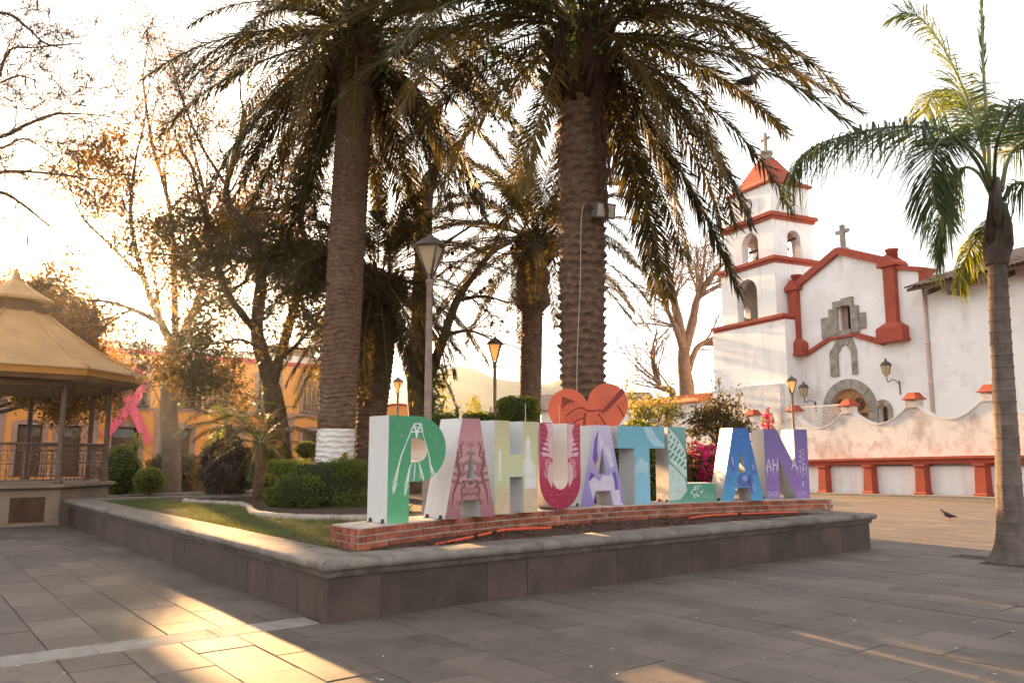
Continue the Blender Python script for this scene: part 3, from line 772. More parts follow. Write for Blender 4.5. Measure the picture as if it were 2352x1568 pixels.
# H: pale village shapes
def dH(m2):
    flat(m2, [(.06, .42), (.11, .42), (.12, .80), (.09, .84), (.07, .80)], Bp)
    flat(m2, [(.40, .48), (.50, .48), (.52, .70), (.55, .70), (.56, .92), (.60, 1.02), (.64, .94), (.66, .72), (.74, .60), (.75, .32), (.55, .30), (.54, .50)], Bp)
def dH2(m2):
    flat(m2, [(.0, .0), (.27, .0), (.27, .22), (.13, .26), (0, .20)], Bp - .0005)
    flat(m2, [(.515, .0), (.78, .0), (.78, .25), (.6, .30), (.515, .28)], Bp - .0006)
def dH3(m2):
    for y in (.66, .73, .80, .86): stroke(m2, [(.56, y), (.70, y - .03)], .008, Bp - .001)
    for x in (.56, .62): stroke(m2, [(x, .50), (x, .62)], .012, Bp - .001)
letter('H', 'letter_h', 'letter H, pale yellow face with faint white houses', 2.988, 1.491, 43, .78, gradmat('yellow_print', [(0, (.56, .36, .20)), (.25, (.55, .42, .24)), (.4, (.50, .52, .33)), (.7, (.52, .50, .27)), (1, (.47, .42, .24))]), 0.44, {'pale': dH, 'peach': dH2, 'cream': dH3})
# U: crimson moth
def dU(m2):
    for sx in (0, 1):
        f = lambda l: [((x if not sx else .76 - x), y) for x, y in l]
        flat(m2, f([(.235, 1.2), (.10, 1.19), (.16, 1.08), (.10, .92), (.03, .80), (.06, .74), (.15, .74), (.235, .70)]), Bp)
        flat(m2, f([(.235, .66), (.16, .60), (.14, .44), (.18, .36), (.22, .30), (.238, .40)]), Bp)
        for r_ in (.024, .05):
            e_ = [(q[0] if not sx else .76 - q[0], q[1]) for q in ell(.155, .63, r_, r_ * 1.3)]; stroke(m2, e_ + [e_[0]], .012, Bp - .0006)
            e_ = [(q[0] if not sx else .76 - q[0], q[1]) for q in ell(.13, .50, r_ * .8, r_ * 1.2)]; stroke(m2, e_ + [e_[0]], .010, Bp - .0006)
def dU2(m2):
    for sx in (0, 1):
        f = lambda l: [((x if not sx else .76 - x), y) for x, y in l]
        for k in range(6):
            stroke(m2, f([(.02, 1.17 - k * .07), (.10 + .012 * k, 1.17 - k * .075), (.15, 1.12 - k * .07)]), [.03, .022, .004], Bp - .0012)
letter('U', 'letter_u', 'letter U, crimson face with pale moth wing pattern', 3.92, 1.70, 37, .76, gradmat('crimson_print', [(0, (.30, .012, .05)), (.4, (.36, .02, .06)), (.7, (.42, .06, .12)), (1, (.38, .05, .10))]), 0.44, {'rose': dU, 'crimson': dU2}, dx=.0, dz=0.0)
# A: lilac church silhouette on violet
def dA2(m2):
    flat(m2, [(.33, 1.15), (.38, 1.0), (.42, .96), (.44, .88), (.52, .90), (.60, .60), (.545, .55), (.50, .66), (.405, .90), (.36, .80), (.34, .92)], Bp)
    flat(m2, [(.14, .36), (.20, .44), (.28, .40), (.34, .36), (.40, .455), (.52, .44), (.58, .52), (.64, .40), (.70, .20), (.72, .05), (.76, .02), (.77, .0), (.58, .01), (.54, .225), (.27, .225), (.22, .10)], Bp - .0003)
def dA2b(m2):
    flat(m2, [(.33, 1.14), (.30, .88), (.32, .64), (.28, .58), (.22, .70), (.26, .98)], Bp - .0006)
    flat(m2, [(.56, .50), (.63, .50), (.66, .36), (.68, .24), (.62, .22), (.61, .34)], Bp - .0006)
    flat(m2, [(.18, .50), (.14, .36), (.2, .40), (.26, .46)], Bp - .0006)
def dA2c(m2): flat(m2, [(.265, .60), (.30, .68), (.33, .70), (.31, .55), (.28, .54)], Bp - .001)
letter('A', 'letter_a', 'letter A, violet and lilac face with church towers, below the red heart', 4.975, 2.011, 27, .79, gradmat('violet_print', [(0, (.22, .14, .42)), (.2, (.30, .23, .50)), (.45, (.34, .27, .52)), (.8, (.46, .38, .56)), (1, (.52, .46, .58))]), 0.42, {'lilac': dA2, 'violet': dA2b, 'orange': dA2c})
def dT(m2):
    flat(m2, [(.50, 1.19), (.58, 1.02), (.70, .90), (.90, .88), (.90, .93), (.76, 1.03), (.66, 1.19)], Bp)
    flat(m2, [(.33, .60), (.42, .72), (.58, .64), (.58, .42), (.45, .50), (.33, .44)], Bp)
letter('T', 'letter_t', 'letter T, plain light blue face', 6.022, 1.894, 28, .92, gradmat('sky_print', [(0, (.20, .42, .60)), (.3, (.24, .48, .62)), (.7, (.17, .42, .52)), (1, (.14, .36, .45))], noise_amt=.25), 0.42, {'skypale': dT}, dx=-.317)
def dL(m2):
    flat(m2, [(.0, 1.17), (.03, 1.18), (.16, 1.06), (.27, .90), (.33, .76), (.332, .38), (.27, .42), (.16, .54), (.03, .66), (.0, .80)], Bp)
    flat(m2, [(.0, .62), (.1, .56), (.3, .36), (.33, .18), (.2, .05), (.0, .03)], Bp + .0003)
def dL2(m2):
    rr = random.Random(4)
    for i in range(9):
        for j in range(5):
            x = .025 + j * .062 + (i % 2) * .03; y = 1.12 - i * .078 - j * .045
            if x < .318 and y > .44 and y < 1.17 - x * 1.15 and y > .72 - x * .9: flat(m2, ell(x, y, .019 + .004 * (i > 3), .030, -.5, 10), Bp - .0012)
def dL3(m2):
    rr = random.Random(9)
    for i in range(26):
        x = rr.uniform(.40, .62); y = rr.uniform(.07, .27)
        if abs(x - .50) < .05 + .6 * y: flat(m2, ell(x, y, rr.uniform(.006, .018), rr.uniform(.012, .032), rr.uniform(-.6, .6), 8), Bp - .0008)
    for i in range(7): stroke(m2, [(.62 + i * .034, .06), (.622 + i * .034, .06 + rr.uniform(.05, .16))], [.006, .002], Bp - .0008)
letter('L', 'letter_l', 'letter L, teal green face with white honeycomb drawing', 6.745, 1.833, 19, .87, gradmat('teal_print', [(0, (.17, .36, .30)), (.2, (.07, .28, .17)), (.5, (.15, .33, .30)), (.75, (.10, .28, .23)), (1, (.16, .32, .33))]), 0.42, {'mint': dL, 'teal': dL2, 'white': dL3})
def dA3(m2):
    for e_ in (ell(.22, .62, .055, .15, .1), ell(.60, .52, .05, .10, .1), ell(.42, .34, .13, .11, .1), ell(.56, .27, .055, .16, .15)):
        e_ = [(max(.02 + y * .21, min(.76 - y * .205, x)), y) for x, y in e_]
        e_ = [(x, y if not (.31 < x < .47 and .45 < y < .88) else .45) for x, y in e_]
        flat(m2, e_, Bp)
def dA3b(m2):
    for pts in ([(.30, .15), (.27, .10), (.29, .05), (.25, .01)], [(.56, .78), (.58, .72), (.55, .66), (.56, .60)], [(.20, .33), (.15, .36), (.13, .32), (.12, .28)], [(.52, .40), (.56, .44), (.62, .43), (.66, .46)], [(.44, .44), (.50, .52), (.51, .60)]):
        stroke(m2, smooth_xy(pts), .007, Bp - .001)
def dA3c(m2):
    for x, y, a, b in ((.45, .37, .05, .05), (.23, .66, .02, .08), (.60, .22, .02, .09), (.61, .55, .018, .05)): flat(m2, ell(x, y, a, b, .1), Bp - .0006)
def smooth_xy(p): return [(q.x, q.y) for q in smooth_pts([(x, y, 0) for x, y in p], 4)]
letter('A', 'letter_a', 'letter A, bright blue face with dark bean shapes and curls', 7.75, 1.585, 14, .79, gradmat('blue_print', [(0, (.10, .34, .55)), (.3, (.07, .26, .52)), (.7, (.035, .16, .44)), (1, (.03, .13, .40))]), 0.42, {'bean': dA3, 'navy': dA3b, 'beanlight': dA3c})
def text_on(e, txt, size, x, z, m, xs_=1.0, cut=None):
    cu = bpy.data.curves.new('txt', 'FONT'); cu.body = txt; cu.size = size; cu.resolution_u = 3
    ob = bpy.data.objects.new('txt', cu); COL.objects.link(ob)
    dg = bpy.context.evaluated_depsgraph_get()
    me = bpy.data.meshes.new_from_object(ob.evaluated_get(dg))
    bpy.data.objects.remove(ob)
    for v in me.vertices: v.co = Vector((x + v.co.x * xs_, Bp - .001, z + v.co.y))
    me.materials.clear(); me.materials.append(m)
    for p in me.polygons: p.material_index = 0
    o = obj('lettering', me, e, False)
    return o
def dN(m2):
    rr = random.Random(2)
    for x0 in (.02, .08, .14, .20, .60, .66, .72, .78):       # drips running down from the word
        wv = rr.uniform(.012, .022); l_ = rr.uniform(.10, .2)
        if not (.26 < x0 < .58): stroke(m2, [(x0 + .015, .55), (x0 + .015, .55 - l_)], [wv, .003], Bp - .0004)
    for i in range(26):                                        # flower spray on the right stem
        a = rr.uniform(0, 6.28); y = .40 + i * .018
        flat(m2, ell(.71 + .045 * math.sin(i * 1.3), y, rr.uniform(.012, .022), rr.uniform(.006, .012), a, 8), Bp - .0008 - i * 1e-5)
    for y in (.22, .25, .28): flat(m2, ell(.715, y, .02, .012, .3, 8), Bp - .0009)
eN = letter('N', 'letter_n', 'letter N, purple face with dripping white lettering', 8.935, 1.534, 12, .84, gradmat('purple_print', [(0, (.34, .22, .46)), (.15, (.26, .15, .40)), (.5, (.22, .14, .38)), (1, (.155, .11, .30))]), 0.42, {'purpleink': dN})
text_on(eN, 'AH', .30, .005, .48, PR['purpleink'], .62)
text_on(eN, 'A', .30, .50, .50, PR['purpleink'], .56)
text_on(eN, 'DICS', .10, .02, .05, PR['purpleink'], .95)
text_on(eN, 'TCS PU', .085, .60, .06, PR['purpleink'], .62)

# red heart standing on a post behind the letters
hp = W(1.245, 12.95, 0.0)
hth = R(-10)
heart = thing('heart_sign', 'orange red heart sign with dark church drawing behind the letters', 'heart sign', W(1.245, 12.95, .5), rz=hth)
def heart_pts(k=1.0):
    out = []
    for i in range(72):
        a = 2 * math.pi * i / 72
        x = 16 * math.sin(a) ** 3; y = 13 * math.cos(a) - 5 * math.cos(2 * a) - 2 * math.cos(3 * a) - math.cos(4 * a)
        out.append((x, y))
    return out
hs = 0.0405; tilt = R(7)
HP = []
for x, y in heart_pts():
    y = y * (1.0 if y > 4 else 0.95)
    x, y = x * hs, y * hs * 1.04
    HP.append((x * math.cos(tilt) - y * math.sin(tilt), 1.60 + x * math.sin(tilt) + y * math.cos(tilt)))
M['heart'] = mat('heart_red_print', (.58, .085, .025), .35, var=(2.5, .18), dirt=((.5, .2, .14), .35, 6, .62), spec=.5)
m2 = MB(); m2.extr(W, HP, 0.003, 0.16); m2.build('metal_shell', M['white_panel'], heart, False)
m2 = MB(); m2.extr(W, HP, 0.0, 0.0028); m2.build('printed_face', M['heart'], heart, False)
m2 = MB()
HX = lambda px, py: ((px - 1370) / 1130 * 1.27, 1.74 + (560 - py) / 1130 * 1.27)
for l, wd in (([(1040, 670), (1110, 610), (1180, 570), (1270, 550), (1330, 590)], .028), ([(1130, 780), (1200, 730), (1310, 690)], .028), ([(1330, 600), (1470, 600)], .035), ([(1480, 590), (1570, 600)], .03), ([(1320, 620), (1295, 820)], .04), ([(1500, 640), (1590, 770), (1610, 830)], .03), ([(1780, 520), (1870, 690)], .03)):
    stroke(m2, [HX(*q) for q in l], wd, Bp)
flat(m2, [HX(*q) for q in [(985, 385), (1180, 460), (1080, 490), (1010, 540), (970, 580)]], Bp - .0002)
flat(m2, [HX(*q) for q in [(1560, 590), (1760, 370), (1850, 270), (1890, 340), (1800, 430), (1640, 600), (1540, 650)]], Bp - .0002)
m2.build('church_drawing', PR['darkheart'], heart, False, fix=False)
m2 = MB()
for l in ([(970, 580), (1030, 700), (1060, 790)], [(1180, 460), (1230, 530)], [(1070, 500), (1100, 600)], [(1150, 590), (1190, 700)], [(1060, 690), (1070, 780)], [(1100, 670), (1110, 760)], [(1130, 650), (1145, 740)], [(1210, 610), (1225, 690)], [(1265, 590), (1280, 670)], [(1830, 470), (1870, 560)], [(1895, 440), (1850, 500)], [(1430, 770), (1480, 740), (1480, 820)], [(1520, 760), (1540, 830)]):
    stroke(m2, [HX(*q) for q in l], .010, Bp - .0005)
for c in ((1030, 580), (1140, 505)):
    e_ = ell(*HX(*c), .026, .03); stroke(m2, e_ + [e_[0]], .010, Bp - .0006)
tag(m2.build('line_drawing', PR['darkheart2'], heart, False, fix=False), kind='stuff')
m2 = MB(); m2.box(W, -.04, .04, .04, .12, -.02, 1.02); m2.build('post', M['steel'], heart, False)
for (x, y, z0, z1), lb in (((1.86, 12.85, .5, 2.72), 'thin upright metal rod right of the red heart'), ((.72, 12.2, .5, 2.27), 'thin upright metal rod left of the red heart'), ((.20, 11.9, .5, 2.25), 'thin upright metal rod behind the yellow letter')):
    m2 = MB(); m2.tube([(x, y, z0 - .02), (x + .004, y, (z0 + z1) / 2), (x, y + .004, z1)], .0065, 6)
    tag(m2.build('metal_rod', M['wire']), lb, 'rod', 'thin rods behind the letters')
# ================================================================ CHURCH
def arch(cx, w, z0, zs, n=12):             # round-headed opening outline
    return [(cx - w / 2, z0), (cx + w / 2, z0)] + [(cx + w / 2 * math.cos(R(i * 180 / n)), zs + w / 2 * math.sin(R(i * 180 / n))) for i in range(n + 1)]
church = thing('church_facade', 'white gabled church front with red pilasters and arched stone doorway', 'church', CH(-29, 32, 0))
FB = 32.0
# front wall with openings
holes = [arch(-28.92, 2.42, 0.6, 3.52), [(-29.27, 7.7), (-28.5, 7.7), (-28.5, 8.9), (-28.62, 9.0), (-29.15, 9.0), (-29.27, 8.9)], arch(-26.94, .55, 2.6, 3.55, 8)]
m2 = MB(); m2.extr(CH, [(-33.7, -.4), (-24.25, -.4), (-24.25, 9.70), (-29.0, 11.75), (-33.7, 9.70)], FB, FB + .55, holes); m2.build('wall', M['plaster'], church)
m2 = MB(); m2.box(CH, -33.6, -24.4, FB + .56, FB + 18, -.4, 9.6); m2.extr(CH, [(-33.6, 9.61), (-24.4, 9.61), (-29, 11.6)], FB + .56, FB + 18); m2.build('nave', M['plaster'], church)
m2 = MB(); m2.box(CH, -29.35, -28.4, FB + .45, FB + .54, 7.6, 9.1); m2.build('window_void', M['dark'], church)  # solid near-black panel, its colour stands in for the unlit room behind
# niche with a plain back
def voussoirs(cx, zs, r0, r1, n, b0, b1, a_from=0, a_to=180, name='arch_stone', parent=church):
    for i in range(n):
        a0, a1 = a_from + (a_to - a_from) * i / n + .5, a_from + (a_to - a_from) * (i + 1) / n - .5
        q = rnd.uniform(-.02, .02)
        o_ = [(cx + r0 * math.cos(R(a0 + (a1 - a0) * k / 3)), zs + r0 * math.sin(R(a0 + (a1 - a0) * k / 3))) for k in range(4)] + [(cx + r1 * math.cos(R(a1 + (a0 - a1) * k / 3)), zs + r1 * math.sin(R(a1 + (a0 - a1) * k / 3))) for k in range(4)]
        m3 = MB(); m3.extr(CH, o_, b0 + q, b1); m3.build(name, M['chstone'], parent)
voussoirs(-28.92, 3.52, 1.21, 1.70, 9, FB - .10, FB + .3)
for sx in (-1, 1):
    for i in range(4):
        m3 = MB(); a0 = -28.92 + sx * 1.21; a1 = -28.92 + sx * 1.70
        m3.box(CH, min(a0, a1), max(a0, a1), FB - .10 + rnd.uniform(-.02, .02), FB + .3, .55 + i * .74, .55 + (i + 1) * .74 - .012); m3.build('jamb_stone', M['chstone'], church)
# door leaves
for sx in (-1, 1):
    o_ = [(-28.92, .6), (-28.92 + sx * 1.2, .6)] + [(-28.92 + sx * 1.2 * math.cos(R(90 * k / 9)), 3.52 + 1.2 * math.sin(R(90 * k / 9))) for k in range(10)]
    if sx < 0: o_ = [(x, z) for x, z in o_]
    o_ = [(x + sx * .012, z) for x, z in o_]
    d = MB(); d.extr(CH, o_, FB + .07, FB + .16); door = d.build('door', M['wood'], church)
    m3 = MB(); c = (-28.92 + sx * .55, 3.95)
    for r0, r1, dep in ((.22, .31, .05), (.10, .16, .05)):
        m3.extr(CH, arc(c[0], c[1], r1, r1, 0, 350, 18), FB + .07 - dep, FB + .069, [arc(c[0], c[1], r0, r0, 0, 350, 18)])
    m3.build('round_moulding', M['wood_dark'], door)
    for z0, z1 in ((.75, 1.9), (2.05, 3.2)):
        m3 = MB(); m3.box(CH, min(-28.92 + sx * .2, -28.92 + sx * 1.0), max(-28.92 + sx * .2, -28.92 + sx * 1.0), FB + .04, FB + .069, z0, z1); m3.build('door_panel', M['wood'], door)
    m3 = MB(); m3.box(CH, min(-28.92 + sx * .04, -28.92 + sx * 1.17), max(-28.92 + sx * .04, -28.92 + sx * 1.17), FB + .03, FB + .0685, 3.36, 3.5); m3.build('door_rail', M['wood_dark'], door)
# small niche beside the door
voussoirs(-26.94, 3.55, .28, .52, 5, FB - .08, FB + .2, name='niche_stone')
for sx in (-1, 1):
    m3 = MB(); a0, a1 = sorted((-26.94 + sx * .28, -26.94 + sx * .52)); m3.box(CH, a0, a1, FB - .08, FB + .2, 2.6, 3.54); m3.build('niche_stone', M['chstone'], church)
m3 = MB(); m3.box(CH, -27.3, -26.6, FB + .30, FB + .36, 2.5, 4.0); m3.build('niche_back', M['wood_dark'], church)
# stone window surround
for a0, a1, z0, z1, pr in ((-30.40, -29.88, 7.40, 8.50, .07), (-29.86, -29.30, 7.50, 8.86, .10), (-28.47, -28.0, 7.48, 8.80, .10), (-27.98, -27.60, 7.62, 8.40, .07), (-29.55, -29.02, 8.88, 9.22, .12), (-29.0, -28.30, 8.92, 9.30, .12), (-29.28, -28.49, 7.42, 7.69, .13), (-29.52, -29.285, 8.62, 8.87, .13), (-28.485, -28.25, 8.82, 8.905, .13)):
    m3 = MB(); m3.box(CH, a0, a1, FB - pr, FB + .2, z0, z1); m3.build('window_stone', M['chstone'], church)
m3 = MB(); m3.box(CH, -29.24, -28.9, FB + .2, FB + .26, 7.72, 8.9); m3.build('shutter', M['pinkstone'], church)
# upper niche: jamb stones and pointed head
for pts in ([(-29.93, 5.42), (-29.44, 5.42), (-29.44, 6.0), (-29.93, 6.0)], [(-29.93, 6.01), (-29.44, 6.01), (-29.43, 6.5), (-29.93, 6.66)], [(-29.93, 6.67), (-29.43, 6.51), (-29.2, 6.86), (-29.46, 7.22)], [(-29.45, 7.23), (-29.19, 6.87), (-28.99, 7.0), (-29.0, 7.30)], [(-28.98, 7.30), (-28.97, 7.0), (-28.78, 6.87), (-28.5, 7.22)], [(-28.49, 7.21), (-28.77, 6.86), (-28.58, 6.5), (-28.28, 6.66)], [(-28.28, 6.65), (-28.58, 6.49), (-28.58, 6.0), (-28.28, 6.0)], [(-28.28, 5.99), (-28.58, 5.99), (-28.58, 5.42), (-28.28, 5.42)]):
    m3 = MB(); m3.extr(CH, pts, FB - .09 + rnd.uniform(-.02, .02), FB + .1); m3.build('niche_stone', M['chstone'], church)
# red trim: gable coping, pilasters, sloping band
def band(p, q, th, b0, b1, name='red_moulding', parent=church, m=None):
    d = Vector((q[0] - p[0], q[1] - p[1])).normalized(); n_ = Vector((-d.y, d.x)) * th / 2
    m3 = MB(); m3.extr(CH, [(p[0] + n_.x, p[1] + n_.y), (q[0] + n_.x, q[1] + n_.y), (q[0] - n_.x, q[1] - n_.y), (p[0] - n_.x, p[1] - n_.y)], b0, b1); return m3.build(name, m or M['redtrim'], parent)
band((-32.25, 10.42), (-29.0, 11.80), .36, FB - .22, FB + .7); band((-25.75, 10.42), (-29.0, 11.802), .36, FB - .218, FB + .702)
band((-25.7, 10.22), (-24.2, 9.80), .20, FB - .16, FB + .7); band((-32.3, 10.22), (-33.8, 9.66), .20, FB - .16, FB + .7)
m3 = MB(); m3.extr(CH, [(-24.5, 9.1), (-24.2, 9.1), (-24.2, 9.7), (-24.5, 9.78)], FB - .1, FB + .5); m3.build('red_moulding', M['redtrim'], church)
for c in (-32.12, -25.98):
    m3 = MB()
    m3.box(CH, c - .30, c + .30, FB - .26, FB + .3, 7.62, 10.3)
    m3.build('pilaster', M['redtrim'], church)
    m3 = MB(); c2_ = .72
    m3.box(CH, c - c2_, c + c2_, FB - .48, FB + .2, 6.82, 7.36); m3.box(CH, c - c2_ - .07, c + c2_ + .07, FB - .55, FB + .2, 6.70, 6.815)
    k0 = [CH(c + sx * c2_, b, 7.365) for sx, b in ((-1, FB - .48), (1, FB - .48), (1, FB + .2), (-1, FB + .2))]; k1 = [CH(c + sx * .34, b, 7.62) for sx, b in ((-1, FB - .30), (1, FB - .30), (1, FB + .2), (-1, FB + .2))]
    m3.add(k0 + k1, [(0, 1, 5, 4), (1, 2, 6, 5), (2, 3, 7, 6), (3, 0, 4, 7), (4, 5, 6, 7), (0, 3, 2, 1)]); m3.build('pilaster_base', M['redtrim'], church)
    m3 = MB(); m3.extr(CH, [(c - .52, 10.3), (c + .52, 10.3), (c + .52, 10.42), (c, 10.86), (c - .52, 10.42)], FB - .40, FB + .5)
    m3.lathe(CH(c, FB + .1, 10.7), [(.26, 0), (.26, .36), (.30, .38), (.30, .48), (.02, .52)], 14); m3.build('pilaster_cap', M['redtrim'], church)
band((-31.5, 6.74), (-29.95, 7.36), .20, FB - .14, FB + .1); band((-28.25, 7.36), (-26.6, 6.74), .26, FB - .14, FB + .1)
band((-29.96, 7.355), (-28.26, 7.355), .12, FB - .16, FB + .1)
# cross on the gable
m3 = MB(); fx = lambda a, b, z: CH(-29.0 + a, FB + .3 + b, z)
m3.box(fx, -.10, .10, -.10, .10, 11.9, 13.2); m3.box(fx, -.40, -.105, -.085, .085, 12.76, 12.94); m3.box(fx, .105, .40, -.085, .085, 12.76, 12.94); m3.box(fx, -.2, .2, -.2, .2, 11.8, 11.98)
tag(m3.build('cross', M['chstone'], church), 'stone cross on the gable')
# downspout
m3 = MB(); m3.tube([CH(-24.32, FB - .1, 9.3), CH(-24.32, FB - .09, 6.0), CH(-24.30, FB - .1, 0.6)], .065, 10)
for z in (8.2, 6.4, 4.6): m3.lathe(CH(-24.31, FB - .1, z), [(.075, 0), (.085, .02), (.085, .1), (.075, .12)], 10)
m3.build('downspout', M['spout'], church)

# ---- bell tower
tower = thing('bell_tower', 'white bell tower with arched belfries, red cornices and pyramid roof', 'tower', CH(-34.7, 32.5, 0))
TF, TD = 31.0, 3.1
m3 = MB(); m3.box(CH, -37.92, -32.0, TF, 38, -.5, 8.66); m3.build('tower_base', M['plaster'], tower)
m3 = MB(); m3.extr(lambda a, b, z: CH(a, b, z), [(-37.95, -.5), (-32.3, -.5), (-32.3, 5.22), (-34.5, 5.26), (-37.95, 5.20)], TF - .28, TF - .002); m3.build('buttress', M['plaster_old'], tower)
def stage(a0, a1, b0, b1, z0, z1, oc, ow, oz0, ozs, th=.45, sc=None):
    # four walls, front and side pierced by arches
    m3 = MB()
    hf = [arch(oc, ow, oz0, ozs)]
    m3.extr(CH, [(a0, z0), (a1, z0), (a1, z1), (a0, z1)], b0, b0 + th, hf)
    m3.extr(CH, [(a0, z0), (a1, z0), (a1, z1), (a0, z1)], b1 - th, b1, hf if sc else [])
    FS = lambda x, d, z: CH(a1 - d, b0 + x, z)
    FS2 = lambda x, d, z: CH(a0 + d, b0 + x, z)
    D = b1 - b0
    hs_ = [arch(D / 2 + .05, ow * .72, oz0, ozs + .1)] if sc else []
    m3.extr(FS, [(th + .002, z0), (D - th - .002, z0), (D - th - .002, z1), (th + .002, z1)], 0.0, th, hs_)
    m3.extr(FS2, [(th + .002, z0), (D - th - .002, z0), (D - th - .002, z1), (th + .002, z1)], 0.0, th, [arch(D / 2 - .1, .5, oz0 + .5, oz0 + .95)] if not sc else hs_)
    m3.build('belfry_stage', M['plaster'], tower)
    m3 = MB(); m3.box(CH, a0 + .1, a1 - .1, b0 + .1, b1 - .1, z1 - .12, z1 - .01); m3.build('belfry_ceiling', M['plaster_old'], tower)
stage(-37.0, -32.57, TF + .02, TF + TD + .1, 8.98, 11.92, -34.85, 1.66, 9.0, 10.55)
stage(-36.6, -32.72, TF + .12, TF + TD, 12.26, 14.42, -34.55, 1.34, 12.34, 13.35, sc=True)
m3 = MB(); m3.box(CH, -36.15, -32.84, TF + .2, TF + TD - .1, 14.80, 16.62); m3.build('clock_stage', M['plaster'], tower)
def cornice(a0, a1, b0, b1, z0, z1, pr):
    m3 = MB(); m3.box(CH, a0 - pr * .55, a1 + pr * .55, b0 - pr * .55, b1 + pr * .55, z0, z0 + (z1 - z0) * .45); m3.box(CH, a0 - pr, a1 + pr, b0 - pr, b1 + pr, z0 + (z1 - z0) * .452, z1); m3.build('red_cornice', M['redtrim'], tower)
cornice(-37.75, -32.2, TF + .1, TF + TD + .2, 8.66, 8.98, .22)
cornice(-36.95, -32.62, TF + .05, TF + TD + .02, 11.92, 12.26, .26)
cornice(-36.55, -32.78, TF + .15, TF + TD - .03, 14.42, 14.80, .28)
# pyramid roof with flared eaves and cross
ra0, ra1, rb0, rb1 = -36.15, -32.84, TF + .2, TF + TD - .1
cxa, cxb = (ra0 + ra1) / 2, (rb0 + rb1) / 2
m3 = MB()
def ring4(k, z, ex=0): return [CH(cxa + sx * ((ra1 - ra0) / 2 * k + ex), cxb + sy * ((rb1 - rb0) / 2 * k + ex), z) for sx, sy in ((-1, -1), (1, -1), (1, 1), (-1, 1))]
rings = [ring4(1, 16.55, .18), ring4(1, 16.66, .2), ring4(.80, 17.05), ring4(.5, 17.9), ring4(.26, 18.55)]
m3.add([p for r_ in rings for p in r_], [(i * 4 + j, i * 4 + (j + 1) % 4, (i + 1) * 4 + (j + 1) % 4, (i + 1) * 4 + j) for i in range(4) for j in range(4)] + [(3, 2, 1, 0), (16, 17, 18, 19)])
m3.build('pyramid_roof', M['redtrim'], tower)
m3 = MB(); m3.lathe(CH(cxa, cxb, 18.5), [(.52, 0), (.50, .15), (.34, .3), (.34, .42), (.40, .44), (.40, .60), (.1, .66)], 12); m3.build('roof_finial', M['chstone'], tower)
m3 = MB(); fx = lambda a, b, z: CH(cxa + a, cxb + b, z)
m3.box(fx, -.07, .07, -.07, .07, 19.1, 20.3); m3.box(fx, -.34, -.072, -.06, .06, 19.85, 19.99); m3.box(fx, .072, .34, -.06, .06, 19.85, 19.99); tag(m3.build('cross', M['chstone'], tower), 'small cross on the tower roof')
# clock faces
def clock(fr, cx, cz):
    m3 = MB(); m3.extr(fr, arc(cx, cz, .44, .44, 0, 350, 24), -.05, -.002, [arc(cx, cz, .37, .37, 0, 350, 24)]); f = m3.build('clock_ring', M['steel'], tower)
    m3 = MB(); m3.extr(fr, arc(cx, cz, .365, .365, 0, 350, 24), -.02, -.003); m3.build('clock_dial', M['parapet'], f)
    m3 = MB()
    for k in range(12):
        a = R(30 * k); m3.extr(fr, [(cx + .25 * math.cos(a - .06), cz + .25 * math.sin(a - .06)), (cx + .35 * math.cos(a - .045), cz + .35 * math.sin(a - .045)), (cx + .35 * math.cos(a + .045), cz + .35 * math.sin(a + .045)), (cx + .25 * math.cos(a + .06), cz + .25 * math.sin(a + .06))], -.03, -.0202)
    m3.build('hour_marks', M['dark'], f)
    for a, l in ((100, .28), (8, .2)):
        m3 = MB(); q = R(a); d = (math.cos(q), math.sin(q)); n_ = (-d[1] * .02, d[0] * .02)
        m3.extr(fr, [(cx + n_[0], cz + n_[1]), (cx - n_[0], cz - n_[1]), (cx + d[0] * l - n_[0] * .4, cz + d[1] * l - n_[1] * .4), (cx + d[0] * l + n_[0] * .4, cz + d[1] * l + n_[1] * .4)], -.04, -.0305); m3.build('clock_hand', M['dark'], f)
clock(lambda x, d, z: CH(x, ra0 * 0 + rb0 + d, z), -34.75, 15.70)
clock(lambda x, d, z: CH(ra1 - d, x, z), cxb - .05, 15.72)
# bells
def bell(a, b, z, s_, label):
    t = thing('church_bell', label, 'bell', CH(a, b, z), 'bells hung in the belfry')
    m3 = MB(); m3.lathe(CH(a, b, z), [(.30 * s_, 0), (.27 * s_, .05 * s_), (.20 * s_, .18 * s_), (.17 * s_, .34 * s_), (.12 * s_, .44 * s_), (.02, .48 * s_)], 18); m3.build('bell_body', M['bronze'], t)
    m3 = MB(); m3.box(lambda x, y, w_: CH(a + x, b + y, w_), -.85, .85, -.06, .06, z + .48 * s_, z + .48 * s_ + .12); m3.build('headstock', M['wood_dark'], t)
bell(-34.5, TF + .8, 12.62, .95, 'dark bell hanging in the front arch of the upper belfry')
bell(-33.4, cxb + .05, 12.95, .85, 'dark bell hanging in the side arch of the upper belfry')
# ladder leaning in the lower belfry
m3 = MB()
for sx in (-.17, .17): m3.tube([CH(-34.25 + sx, TF + .75, 9.0), CH(-34.02 + sx, TF + 2.4, 11.2)], .03, 6)
for i in range(7):
    f = (i + .7) / 7.6; m3.tube([CH(-34.25 - .17 + .23 * f, TF + .75 + 1.65 * f, 9 + 2.2 * f), CH(-34.25 + .17 + .23 * f, TF + .75 + 1.65 * f, 9 + 2.2 * f)], .018, 6)
tag(m3.build('ladder', M['wood_dark']), 'wooden ladder leaning inside the lower arch of the bell tower', 'ladder')

